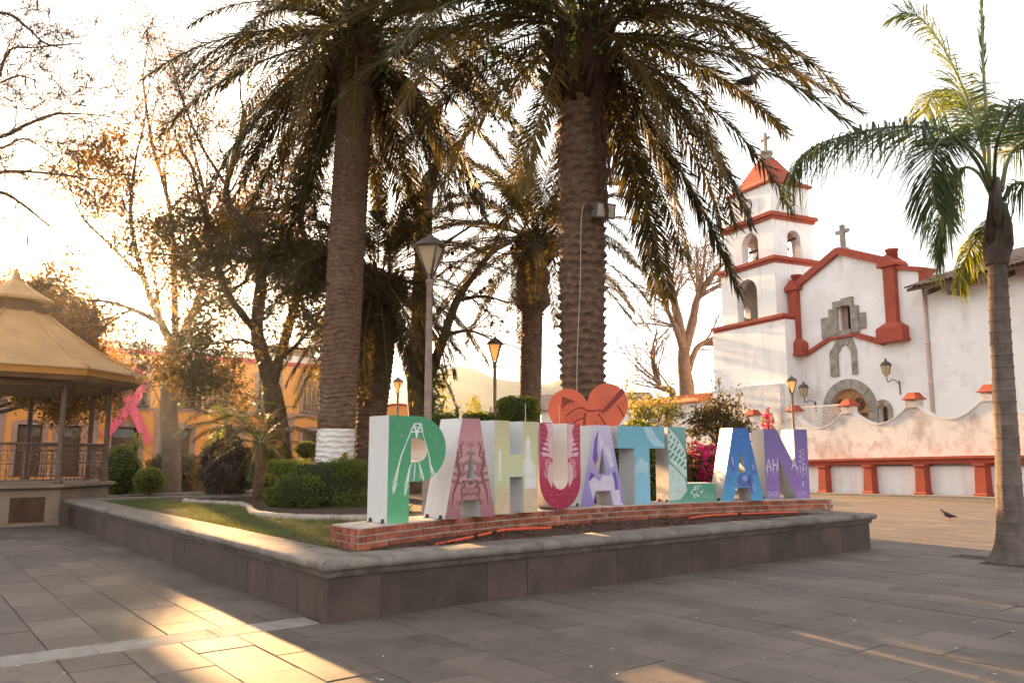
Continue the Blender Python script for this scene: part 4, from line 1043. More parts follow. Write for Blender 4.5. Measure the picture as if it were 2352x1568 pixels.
# ---- parish house right of the facade
house = thing('parish_house', 'white parish house wall with overhanging tiled eave right of the church', 'house', CH(-18, 32, 0))
m3 = MB(); m3.box(CH, -24.2, -9.0, FB - .03, FB + 9, -.4, 9.0); m3.build('wall', M['plaster'], house)
m3 = MB(); m3.extr(lambda b, a, z: CH(a, b, z), [(FB - 1.0, 8.86), (FB + 5, 11.1), (FB + 5, 10.9), (FB - 1.0, 8.72)], -24.45, -8.9); m3.build('roof_deck', M['wood_dark'], house)
tm = MB()
for k in range(7):
    a0_, a1_ = R(180 * k / 6), None
pv = []; n_ = 6
for y, rr_ in ((0.0, .115), (.62, .095)):
    for k in range(n_ + 1): pv.append((rr_ * math.cos(R(180 * k / n_)), y, rr_ * .8 * math.sin(R(180 * k / n_))))
for y, rr_ in ((0.0, .092), (.62, .072)):
    for k in range(n_ + 1): pv.append((rr_ * math.cos(R(180 * k / n_)), y, rr_ * .8 * math.sin(R(180 * k / n_))))
q7 = n_ + 1
tm.add(pv, [(k, k + 1, q7 + k + 1, q7 + k) for k in range(n_)] + [(2 * q7 + k, 3 * q7 + k, 3 * q7 + k + 1, 2 * q7 + k + 1) for k in range(n_)] + [(k, 2 * q7 + k, 2 * q7 + k + 1, k + 1) for k in range(n_)], smooth=True)
tile_m = tm.mesh('roof_tile', M['rooftile'])
sl = math.atan2(2.24, 6.0)
rows = []
for c in range(4):
    for i in range(70):
        a = -24.4 + i * .22
        if a > -9: continue
        b = FB - 1.08 + c * .52
        rows.append((c, a, b))
stuffm = MB()
for c, a, b in rows:
    z = 8.88 + (b - FB + 1.0) * math.tan(sl) + .02 + rnd.uniform(-.012, .012)
    o = bpy.data.objects.new('roof_tile', tile_m); COL.objects.link(o)
    o.location = CH(a + rnd.uniform(-.02, .02), b + rnd.uniform(-.05, .03), z)
    o.rotation_euler = Matrix.Rotation(math.atan2(CE[1], CE[0]), 3, 'Z').to_euler()
    o.rotation_euler = (Matrix.Rotation(math.atan2(CE[1], CE[0]) + rnd.uniform(-.05, .05), 3, 'Z') @ Matrix.Rotation(sl + rnd.uniform(-.04, .04), 3, 'X')).to_euler()
    put(o, house)
for i in range(9):
    m3 = MB(); a = -23.6 + i * 1.65; m3.extr(lambda b, a_, z: CH(a_, b, z), [(FB - .9, 8.62), (FB + .3, 9.05), (FB + .3, 8.85), (FB - .9, 8.42)], a, a + .16); m3.build('rafter', M['wood_dark'], house)
m3 = MB(); m3.box(CH, -22.6, -22.2, FB - .85, FB - .04, 8.28, 8.52); m3.build('beam_end', M['wood_dark'], house)
m3 = MB(); m3.box(CH, -19.42, -18.8, FB - .16, FB + .1, 4.0, 8.5); m3.build('red_pilaster', M['redtrim'], house)

# ---- wall lantern on the facade
def lantern_on_wall(a, b, z, label):
    t = thing('wall_lantern', label, 'wall lamp', CH(a, b, z), 'bracket lanterns on the church')
    m3 = MB(); pts = [CH(a + .25, b, z - .95), CH(a + .25, b - .06, z - .5), CH(a + .12, b - .28, z - .30), CH(a, b - .46, z - .42), CH(a - .02, b - .52, z - .15)]
    m3.tube(smooth_pts(pts, 5), .022, 8); m3.tube([CH(a + .25, b - .01, z - 1.0), CH(a + .25, b - .02, z - .35)], .03, 8); m3.build('bracket', M['iron'], t)
    c = CH(a - .02, b - .52, z - .15)
    m3 = MB(); m3.lathe(c, [(.07, .0), (.14, .07), (.235, .5), (.01, .502)], 6, smooth=False); m3.build('glass', M['glass_lamp'], t)
    m3 = MB(); m3.lathe(c, [(.26, .504), (.27, .53), (.16, .66), (.05, .72), (.05, .8), (.01, .84)], 12)
    for k in range(6):
        an = math.pi / 3 * k; m3.tube([c + Vector((.145 * math.cos(an), .145 * math.sin(an), .07)), c + Vector((.24 * math.cos(an), .24 * math.sin(an), .505))], .011, 5)
    m3.build('lamp_cap', M['iron'], t)
lantern_on_wall(-26.2, FB, 5.25, 'black iron bracket lantern on the white wall right of the arched door')
lantern_on_wall(-31.35, FB, 4.6, 'black iron bracket lantern near the tower base, behind the lamp post')

# ================================================================ SCALLOPED ATRIUM WALL
WB = 27.0
def wz(a): return -.0245 * max(0, min(12, -(a + 18.55)))
awall = thing('atrium_wall', 'white scalloped churchyard wall with red bench ledge and pillars', 'wall', CH(-22, WB, -.1))
caps = [-36.1, -33.1, -30.4, -27.7, -24.58, -21.44, -18.35, -15.25, -12.15, -9.0]
low = []
outl = []
def sc_z(a):
    for i in range(len(caps) - 1):
        if caps[i] <= a <= caps[i + 1]:
            h = (caps[i + 1] - caps[i]) / 2; x = (a - caps[i]) / h - 1; x = abs(x)
            return 2.84 + .78 * (x ** 2.0)
    return 3.6
aa = [-36.1 + i * (27.1 / 180) for i in range(181)]
top = [(a, sc_z(a) + wz(a)) for a in aa]
m3 = MB(); m3.extr(CH, [(-36.1, -.9), (-9.0, -.6)] + list(reversed(top)), WB, WB + .32); m3.build('wall_panel', M['plaster_old'], awall)
m3 = MB()
for i in range(len(top) - 1):
    (a0, z0), (a1, z1) = top[i], top[i + 1]
    q = [CH(a, b, z) for a, z in ((a0, z0), (a1, z1)) for b, z in ((WB - .025, z - .05), (WB - .025, z + .012), (WB + .345, z + .012), (WB + .345, z - .05))]
    m3.add(q, [(0, 1, 5, 4), (1, 2, 6, 5), (2, 3, 7, 6)])
m3.build('wall_coping', M['parapet'], awall)
for i, c in enumerate(caps):
    if c < -36 or c > -9.5: continue
    m3 = MB(); m3.box(CH, c - .24, c + .24, WB - .05, WB + .37, 3.35 + wz(c), 3.66 + wz(c)); m3.build('cap_block', M['plaster_old'], awall)
    m3 = MB()
    q = [[CH(c + sx * r_, WB + .16 + sy * r_, z + wz(c)) for sx, sy in ((-1, -1), (1, -1), (1, 1), (-1, 1))] for r_, z in ((.31, 3.66), (.31, 3.70), (.26, 3.74), (.16, 3.93), (.14, 3.94))]
    m3.add([p for r_ in q for p in r_], [(k * 4 + j, k * 4 + (j + 1) % 4, (k + 1) * 4 + (j + 1) % 4, (k + 1) * 4 + j) for k in range(4) for j in range(4)] + [(3, 2, 1, 0), (16, 17, 18, 19)]); m3.build('red_cap', M['redtrim'], awall)
TLT = lambda a, b, z: CH(a, b, z + wz(a))
m3 = MB(); n_ = 40
for i in range(n_):
    a0, a1 = -36 + 27 * i / n_, -36 + 27 * (i + 1) / n_
    m3.box(TLT, a0, a1, WB - .42, WB - .002, 1.38, 1.47); m3.box(TLT, a0, a1, WB - .34, WB - .0025, 1.20, 1.379)
m3.build('red_ledge', M['redtrim'], awall)
m3 = MB(); m3.box(TLT, -36, -9, WB - .16, WB - .003, -.5, 1.19); m3.build('lower_wall', M['plaster'], awall)
m3 = MB()
for i in range(n_):
    a0, a1 = -36 + 27 * i / n_, -36 + 27 * (i + 1) / n_
    m3.box(TLT, a0, a1, WB - .95, WB - .161, -.4, .075)
m3.build('base_step', M['band'], awall)
for i in range(-4, 4):
    a = -18.54 + 2.37 * i
    m3 = MB(); q = [[TLT(a + sx * r_, WB - .30 + sy * r_, z) for sx, sy in ((-1, -1), (1, -1), (1, 1), (-1, 1))] for r_, z in ((.245, .07), (.245, .14), (.21, .17), (.185, 1.08), (.23, 1.12), (.23, 1.199))]
    m3.add([p for r_ in q for p in r_], [(k * 4 + j, k * 4 + (j + 1) % 4, (k + 1) * 4 + (j + 1) % 4, (k + 1) * 4 + j) for k in range(5) for j in range(4)] + [(3, 2, 1, 0), (20, 21, 22, 23)]); m3.build('red_pillar', M['redtrim'], awall)
# lattice fences behind the wall
def lattice(a0, a1, b, z0, z1, label):
    t = thing('lattice_fence', label, 'fence', CH((a0 + a1) / 2, b, 0), 'white lattice fences in the churchyard')
    m3 = MB(); s_ = .16; k = -int((z1 - z0) / s_) - 1
    n2 = int((a1 - a0) / s_) + 1
    for i in range(k, n2):
        for sg in (1, -1):
            p, q = (a0 + i * s_, z0), (a0 + i * s_ + (z1 - z0), z1)
            if sg < 0: p, q = (p[0], z1), (q[0], z0)
            pa, qa = max(p[0], a0), min(q[0], a1)
            if qa - pa < .05: continue
            f = lambda x: p[1] + (q[1] - p[1]) * (x - p[0]) / (q[0] - p[0])
            m3.tube([CH(pa, b + .02 * sg, f(pa)), CH(qa, b + .02 * sg, f(qa))], .016, 4, smooth=False)
    tag(m3.build('lattice_bars', M['parapet'], t), kind='stuff')
    m3 = MB(); m3.box(CH, a0, a1, b - .04, b + .04, z1, z1 + .07); m3.build('rail', M['parapet'], t)
    for a in (a0, a1): m3 = MB(); m3.box(CH, a - .06, a + .06, b - .06, b + .06, 0.0, z1 + .14); m3.build('post', M['pinkstone'], t)
lattice(-28.3, -25.6, 27.9, 2.7, 3.62, 'white lattice fence panel beside the arched church door')
lattice(-32.9, -29.9, 27.6, 2.6, 3.58, 'white lattice fence panel before the stained tower buttress')
m3 = MB(); m3.box(CH, -38, -9, WB + .33, FB - .01, -.6, .55); tag(m3.build('atrium_floor', M['band']), 'raised stone floor of the churchyard', kind='structure')

# ================================================================ BOUNDARY WALL, far houses, hills
bw = thing('boundary_wall', 'long white wall with orange capping left of the bell tower', 'wall', CH(-46, 33, 0))
m3 = MB(); m3.box(CH, -58, -37.93, 31.3, 31.8, -.8, 4.72); m3.build('wall_panel', M['plaster'], bw)
m3 = MB(); m3.extr(lambda b, a, z: CH(a, b, z), [(31.05, 4.72), (31.05, 4.8), (31.55, 5.26), (32.05, 4.8), (32.05, 4.72)], -58, -37.94); m3.build('orange_capping', M['orangetrim'], bw)
def far_house(x0, x1, y0, y1, z, zr, label, wallm, roofm, kind=0):
    t = thing('far_house', label, 'house', ((x0 + x1) / 2, (y0 + y1) / 2, 0))
    m3 = MB(); m3.box(W, x0, x1, y0, y1, -.5, z); m3.build('wall', wallm, t)
    if kind == 0:
        m3 = MB(); m3.extr(lambda y, x, z_: W(x, y, z_), [(y0 - .5, z - .05), (y0 - .5, z + .08), ((y0 + y1) / 2, zr), (y1 + .5, z + .08), (y1 + .5, z - .05)], x0 - .4, x1 + .4); m3.build('roof', roofm, t)
    else:
        m3 = MB(); m3.extr(W, [(x0 - .1, z + .001)] + [( (x0 + x1) / 2 - ((x1 - x0) / 2 + .1) * math.cos(R(k * 12)), z + (zr - z) * math.sin(R(k * 12))) for k in range(16)], y0 - .05, y1); m3.build('vaulted_gable', wallm, t)
        m3 = MB(); m3.tube([W((x0 + x1) / 2 - ((x1 - x0) / 2 + .1) * math.cos(R(k * 12)), y0 - .06, z + (zr - z) * math.sin(R(k * 12)) + .06) for k in range(16)], .10, 6); m3.build('red_edge', roofm, t)
    for i in range(2):
        m3 = MB(); xc = x0 + (x1 - x0) * (.3 + .4 * i); m3.box(W, xc - .4, xc + .4, y0 - .03, y0 + .05, z - 2.2, z - 1.0); m3.build('window', M['winglass'], t)
far_house(2.2, 8.0, 60, 67, 4.75, 6.2, 'white house with brown tiled roof left of the red heart', M['plaster'], M['rooftile'])
far_house(-1.2, 1.4, 56, 60, 4.0, 4.9, 'small white gabled house beyond the round topiary', M['plaster'], M['rooftile'])
far_house(-10.2, -6.9, 60, 68, 4.35, 5.15, 'small ochre building with curved gable beyond the far lamp', M['yellow'], M['crimson'], 1)
far_house(9.5, 13, 75, 80, 6.3, 7.5, 'far tiled roof peeping over the orange capped wall', M['plaster'], M['rooftile'])
mb = MB()
prof_h = [(-1300, 150), (-900, 140), (-600, 112), (-400, 95), (-300, 78), (-234, 71), (-170, 62), (-135, 67), (-106, 80), (-80, 92), (-57, 99.7), (-40, 94), (-22, 87), (7, 81), (30, 78), (56, 86), (75, 84), (100, 76), (130, 68), (159, 57), (220, 44), (320, 30), (450, 40), (700, 70), (1000, 100), (1300, 110)]
hx = np.linspace(-1300, 1300, 261); hz = np.interp(hx, [p[0] for p in prof_h], [p[1] for p in prof_h])
vs = []; nd = 16
for i, x in enumerate(hx):
    z0 = hz[i] + 2.2 * noise.noise(Vector((x * .035, 0, 0))) + 1.6 * noise.noise(Vector((x * .13, 2, 0)))
    for j in range(nd + 1):
        f = j / nd
        y = 560 + 340 * f if j <= nd else 900
        z = -1.0 + (z0 + 1) * (0.5 - .5 * math.cos(math.pi * min(1, f * 1.02))) ** 1.15 + (6 * f * (1 - f) * 4 * noise.noise(Vector((x * .012, f * 5, 7))))
        vs.append((x, y, z))
    vs.append((x, 1150, -1.0))
k = nd + 2
mb.add(vs, [(i * k + j, (i + 1) * k + j, (i + 1) * k + j + 1, i * k + j + 1) for i in range(len(hx) - 1) for j in range(k - 1)], smooth=True)
tag(mb.build('hills', M['hill'], fix=False), 'hazy mountain ridge beyond the town', kind='structure')
# ================================================================ OCHRE TOWN HALL
YT = 52.53
def YB(s, d, z): return PL(s, YT + d, z * (0.985 - 0.0012 * s))
hall = thing('town_hall', 'ochre two storey building with arched windows, pink stone trim and white parapet', 'building', YB(8, 0, 0))
SA, SB_ = -16.0, 29.4
up = [(-9.6, 1.7), (-6.0, 1.7), (-2.4, 1.7), (1.6, 1.7), (5.2, 1.7), (10.05, 1.7), (13.5, 1.7), (15.9, 1.5), (19.6, 1.6), (23.2, 1.6), (26.8, 1.6)]
dn_ = [(-9.6, 1.5), (-6.0, 1.5), (-2.4, 1.5), (1.0, 1.5), (4.1, 1.4), (6.35, 1.35), (9.75, 1.75), (13.35, 1.4), (16.6, 1.5), (19.6, 1.5), (23.2, 1.5), (26.8, 1.5)]
def seg_arch(c, w, z0, z1, rise=.32, n=8):
    return [(c - w / 2, z0), (c + w / 2, z0)] + [(c + w / 2 * (1 - 2 * k / n), z1 - rise + rise * (1 - (1 - 2 * k / n) ** 2)) for k in range(n + 1)]
hl = [seg_arch(c, w, 5.0, 8.0) for c, w in up] + [[(c - w / 2, .1), (c + w / 2, .1), (c + w / 2, 3.45), (c - w / 2, 3.45)] for c, w in dn_]
m3 = MB(); m3.extr(YB, [(SA, -.5), (SB_, -.5), (SB_, 8.62), (SA, 8.62)], 0, .5, hl); m3.build('wall', M['yellow'], hall)
m3 = MB(); m3.box(YB, SA, SB_, 1.3, 9, -.5, 8.6); m3.build('inner_block', M['wood_dark'], hall)
m3 = MB(); m3.box(YB, SB_ - .4, SB_, .501, 9, -.5, 8.62); m3.box(YB, SA, SA + .4, .501, 9, -.5, 8.62); m3.build('end_wall', M['crimson'], hall)
m3 = MB(); m3.box(YB, SA - .1, SB_ + .1, -.16, .5, 8.621, 8.95); m3.build('crimson_cornice', M['crimson'], hall)
m3 = MB(); m3.box(YB, SA, SB_, -.05, .45, 8.951, 9.5); m3.build('parapet', M['parapet'], hall)
m3 = MB(); m3.box(YB, SA - .05, SB_ + .05, -.10, -.002, 4.62, 4.86); m3.build('string_course', M['pinkstone'], hall)
for c in (-11.5, -4.2, 2.4, 7.75, 11.85, 17.7, 21.4, 25.0):
    m3 = MB(); m3.box(YB, c - .28, c + .28, -.08, -.003, 0, 4.619); m3.box(YB, c - .34, c + .34, -.14, -.003, 4.2, 4.5); m3.build('pilaster', M['pinkstone'], hall)
for c, w in up:
    fr_o = seg_arch(c, w + .55, 4.861, 8.28, .40); fr_i = seg_arch(c, w, 4.95, 8.0)
    m3 = MB(); m3.extr(YB, fr_o, -.07, -.004, [fr_i]); win = m3.build('window', M['pinkstone'], hall)
    m3 = MB(); m3.box(YB, c - w / 2, c + w / 2, .33, .37, 4.95, 8.0); m3.build('pane', M['winglass'], win)
    m3 = MB()
    for k in range(5):
        x = c - w / 2 + w * k / 4; m3.box(YB, x - .045, x + .045, .26, .328, 5.0, 7.98)
    for z in (5.05, 5.75, 6.95, 7.45): m3.box(YB, c - w / 2, c + w / 2, .25, .327, z - .04, z + .04)
    m3.build('window_bars', M['wood'], win)
    m3 = MB(); m3.box(YB, c - w / 2 - .2, c + w / 2 + .2, -.2, -.005, 4.87, 5.0)
    for k in range(9):
        x = c - w / 2 + w * k / 8; m3.box(YB, x - .015, x + .015, -.17, -.14, 5.0, 5.85)
    m3.box(YB, c - w / 2 - .05, c + w / 2 + .05, -.18, -.13, 5.85, 5.9); m3.build('balcony_rail', M['iron'], win)
for c, w in dn_:
    o_ = [(c - w / 2 - .3, .1), (c + w / 2 + .3, .1), (c + w / 2 + .3, 3.62), (c, 3.85), (c - w / 2 - .3, 3.62)]
    m3 = MB(); m3.extr(YB, o_, -.07, -.004, [[(c - w / 2, .101), (c + w / 2, .101), (c + w / 2, 3.45), (c - w / 2, 3.45)]]); dr = m3.build('doorway', M['pinkstone'], hall)
    m3 = MB(); m3.box(YB, c - w / 2, c + w / 2, .30, .36, .1, 3.45); m3.build('door_leaf', M['wood_dark'], dr)
    m3 = MB(); m3.box(YB, c - w / 2 + .1, c + w / 2 - .1, .25, .299, 2.7, 3.3); m3.build('pane', M['winglass'], dr)
# roof garden things seen above the parapet
m3 = MB(); m3.box(YB, 20.5, 24.0, 2, 6, 9.0, 10.6); m3.build('roof_room', M['rooftile'], hall)
# pink ribbon hung on the front
def rib(pts, w, d):
    o_ = []
    for i in range(len(pts)):
        p = Vector(pts[i]); a = Vector(pts[max(0, i - 1)]); b = Vector(pts[min(len(pts) - 1, i + 1)])
        n_ = Vector((-(b - a).y, (b - a).x)).normalized() * w / 2; o_.append((p + n_, p - n_))
    m3 = MB()
    for i in range(len(o_) - 1):
        m3.extr(YB, [tuple(o_[i][0]), tuple(o_[i][1]), tuple(o_[i + 1][1]), tuple(o_[i + 1][0])], d, d + .05)
    return m3
ribbon = thing('ribbon', 'giant pink awareness ribbon hung on the ochre front', 'ribbon', YB(9.8, -.3, 4.8))
rib([(8.35, 2.75), (9.85, 4.9), (10.35, 5.75)], .62, -.30).build('ribbon_tail', M['pinkcloth'], ribbon)
rib([(11.15, 2.35), (9.9, 4.9), (9.45, 5.8)], .62, -.36).build('ribbon_tail', M['pinkcloth'], ribbon)
rib([(10.33, 5.72), (10.62, 6.6), (10.4, 7.2), (9.95, 7.45), (9.5, 7.2), (9.2, 6.6), (9.47, 5.78)], .52, -.33).build('ribbon_loop', M['pinkcloth'], ribbon)

# ================================================================ GAZEBO
GC, GR, GO = (-11.84, 18.67), 2.2, 0.3
def GP(r, k, z): return Vector((GC[0] + r * math.cos(GO + math.pi / 4 * k), GC[1] + r * math.sin(GO + math.pi / 4 * k), z))
gaz = thing('gazebo', 'octagonal bandstand with cream pyramid roof, iron railing and stone base', 'gazebo', (GC[0], GC[1], 0))
def oct_rings(rz): 
    m3 = MB(); m3.add([GP(r, k, z) for r, z in rz for k in range(8)], [(i * 8 + k, i * 8 + (k + 1) % 8, (i + 1) * 8 + (k + 1) % 8, (i + 1) * 8 + k) for i in range(len(rz) - 1) for k in range(8)] + [tuple(reversed(range(8))), tuple((len(rz) - 1) * 8 + k for k in range(8))]); return m3
oct_rings([(2.36, -.05), (2.36, .06), (2.32, .07), (2.32, .74)]).build('stone_base', M['gazstone'], gaz)
oct_rings([(2.33, .741), (2.40, .77), (2.46, .80), (2.46, .86), (2.40, .87)]).build('base_cornice', M['gazstone'], gaz)
m3 = MB(); 
def GF(k):
    p, q = GP(2.32, k, 0), GP(2.32, k + 1, 0); d = (q - p).normalized(); n_ = Vector((d.y, -d.x, 0))
    return lambda a, b, z: p + d * a + n_ * b + Vector((0, 0, z))
m3.box(GF(6), .85, 1.5, -.1, .006, .08, .60); m3.build('base_hatch', M['wood_dark'], gaz)
for k in range(8):
    m3 = MB(); c = GP(GR, k, 0); m3.lathe((c.x, c.y, .87), [(.10, 0), (.10, .05), (.065, .08), (.062, .9), (.058, 2.2), (.085, 2.25), (.085, 2.33)], 10); m3.build('post', M['gaziron'], gaz)
    # scroll brackets at the post head
    c0, c1, c2_ = GP(GR, k, 0), GP(GR, k + 1, 0), GP(GR, k - 1, 0)
    for other in (c1, c2_):
        d = (other - c0).normalized(); m3 = MB()
        m3.tube([c0 + d * (.05 + .30 * math.sin(R(i * 9))) + Vector((0, 0, 2.62 + .48 * (1 - math.cos(R(i * 9))))) for i in range(11)], .014, 5)
        m3.tube([c0 + d * (.2 + .09 * math.cos(R(i * 30))) + Vector((0, 0, 2.98 + .09 * math.sin(R(i * 30)))) for i in range(13)], .010, 5)
        m3.build('scroll_bracket', M['gaziron'], gaz)
    if k == 2: continue                    # entrance side
    p, q = GP(GR, k, 0), GP(GR, k + 1, 0); d = (q - p).normalized(); L_ = (q - p).length
    m3 = MB(); m3.tube([p + d * .05 + Vector((0, 0, 1.73)), q - d * .05 + Vector((0, 0, 1.73))], .026, 8); rail = m3.build('railing', M['gaziron'], gaz)
    m3 = MB()
    for z in (.95, 1.30, 1.58): m3.tube([p + d * .05 + Vector((0, 0, z)), q - d * .05 + Vector((0, 0, z))], .012, 6)
    nb = int(L_ / .13)
    for i in range(1, nb):
        b = p + d * (L_ * i / nb); m3.tube([b + Vector((0, 0, .93)), b + Vector((0, 0, 1.72))], .009, 5)
        c = b + d * (L_ / nb / 2)
        for zc, rr_ in ((1.12, .055), (1.44, .05), (1.655, .035)):
            m3.tube([c + d * rr_ * math.cos(R(a)) + Vector((0, 0, zc + rr_ * 1.5 * math.sin(R(a)))) for a in range(0, 331, 33)], .007, 4)
    tag(m3.build('wrought_iron_infill', M['gaziron'], rail), kind='stuff')
# roof
oct_rings([(2.92, 3.20), (2.92, 3.34)]).build('fascia', M['fascia'], gaz)
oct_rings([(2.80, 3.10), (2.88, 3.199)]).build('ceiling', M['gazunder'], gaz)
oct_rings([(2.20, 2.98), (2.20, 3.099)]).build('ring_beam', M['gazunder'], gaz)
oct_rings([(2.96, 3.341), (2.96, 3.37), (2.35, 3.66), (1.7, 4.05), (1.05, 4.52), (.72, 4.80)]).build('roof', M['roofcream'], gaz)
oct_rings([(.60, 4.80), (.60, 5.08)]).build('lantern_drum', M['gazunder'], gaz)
oct_rings([(.86, 5.08), (.86, 5.14), (.5, 5.34), (.12, 5.62), (.03, 5.9)]).build('lantern_roof', M['roofcream'], gaz)
for k in range(8):
    m3 = MB(); m3.tube([GP(2.97, k, 3.375), GP(2.36, k, 3.68), GP(1.71, k, 4.07), GP(1.06, k, 4.54), GP(.73, k, 4.82)], .028, 6); m3.build('roof_rib', M['roofcream'], gaz)

# ================================================================ STREET LAMPS
def lamp_mesh_parts():
    parts = []
    m3 = MB(); m3.lathe((0, 0, 0), [(.10, 0), (.10, .12), (.065, .16), (.058, 1.2), (.050, 3.0), (.045, 4.02), (.06, 4.04), (.06, 4.10), (.045, 4.12), (.05, 4.2)], 12); parts.append(('pole', m3.mesh('pole', M['pole'])))
    m3 = MB(); m3.lathe((0, 0, 0), [(.045, 4.22), (.205, 4.68), (.01, 4.681)], 4, smooth=False, a0=R(22)); parts.append(('glass_shade', m3.mesh('glass_shade', M['glass_lamp'])))
    m3 = MB()
    for k in range(4):
        an = R(22) + math.pi / 2 * k; c, s_ = math.cos(an), math.sin(an)
        m3.tube([(.03 * c, .03 * s_, 4.10), (.222 * c, .222 * s_, 4.685)], .020, 5)
    parts.append(('shade_frame', m3.mesh('shade_frame', M['iron'])))
    m3 = MB(); m3.lathe((0, 0, 0), [(.222, 4.682), (.232, 4.70), (.225, 4.73), (.12, 4.83), (.05, 4.87), (.045, 4.90), (.01, 4.92)], 16); parts.append(('lamp_cap', m3.mesh('lamp_cap', M['iron'])))
    return parts
LPARTS = lamp_mesh_parts()
def lamp(x, y, z0, top, label, lean=0.0, rz=0.0, s_=1.0):
    sc = (top - z0) / 4.92
    t = thing('street_lamp', label, 'street lamp', (x, y, z0), 'diamond shaped plaza lamps', rz)
    t.rotation_euler = (0, lean, rz); 
    for nme, me in LPARTS:
        o = obj(nme, me, t, False); o.scale = (s_, s_, sc)
lamp(-1.262, 12.0, .50, 4.87, 'tall plaza lamp before the forked tree, behind the green letter', rz=.15, s_=1.05)
lamp(-.455, 21.0, 0.0, 4.60, 'plaza lamp beside the second ringed palm trunk behind topiaries', rz=.4)
lamp(-4.72, 33.0, 0.0, 4.69, 'small far plaza lamp before the curved ochre gable', rz=.1)
lamp(-14.84, 34.0, 0.0, 4.60, 'plaza lamp by the tree trunk before the ochre building', rz=.7)
lamp(11.58, 33.0, -.25, 4.74, 'plaza lamp with pale pole before the churchyard wall', rz=.3)
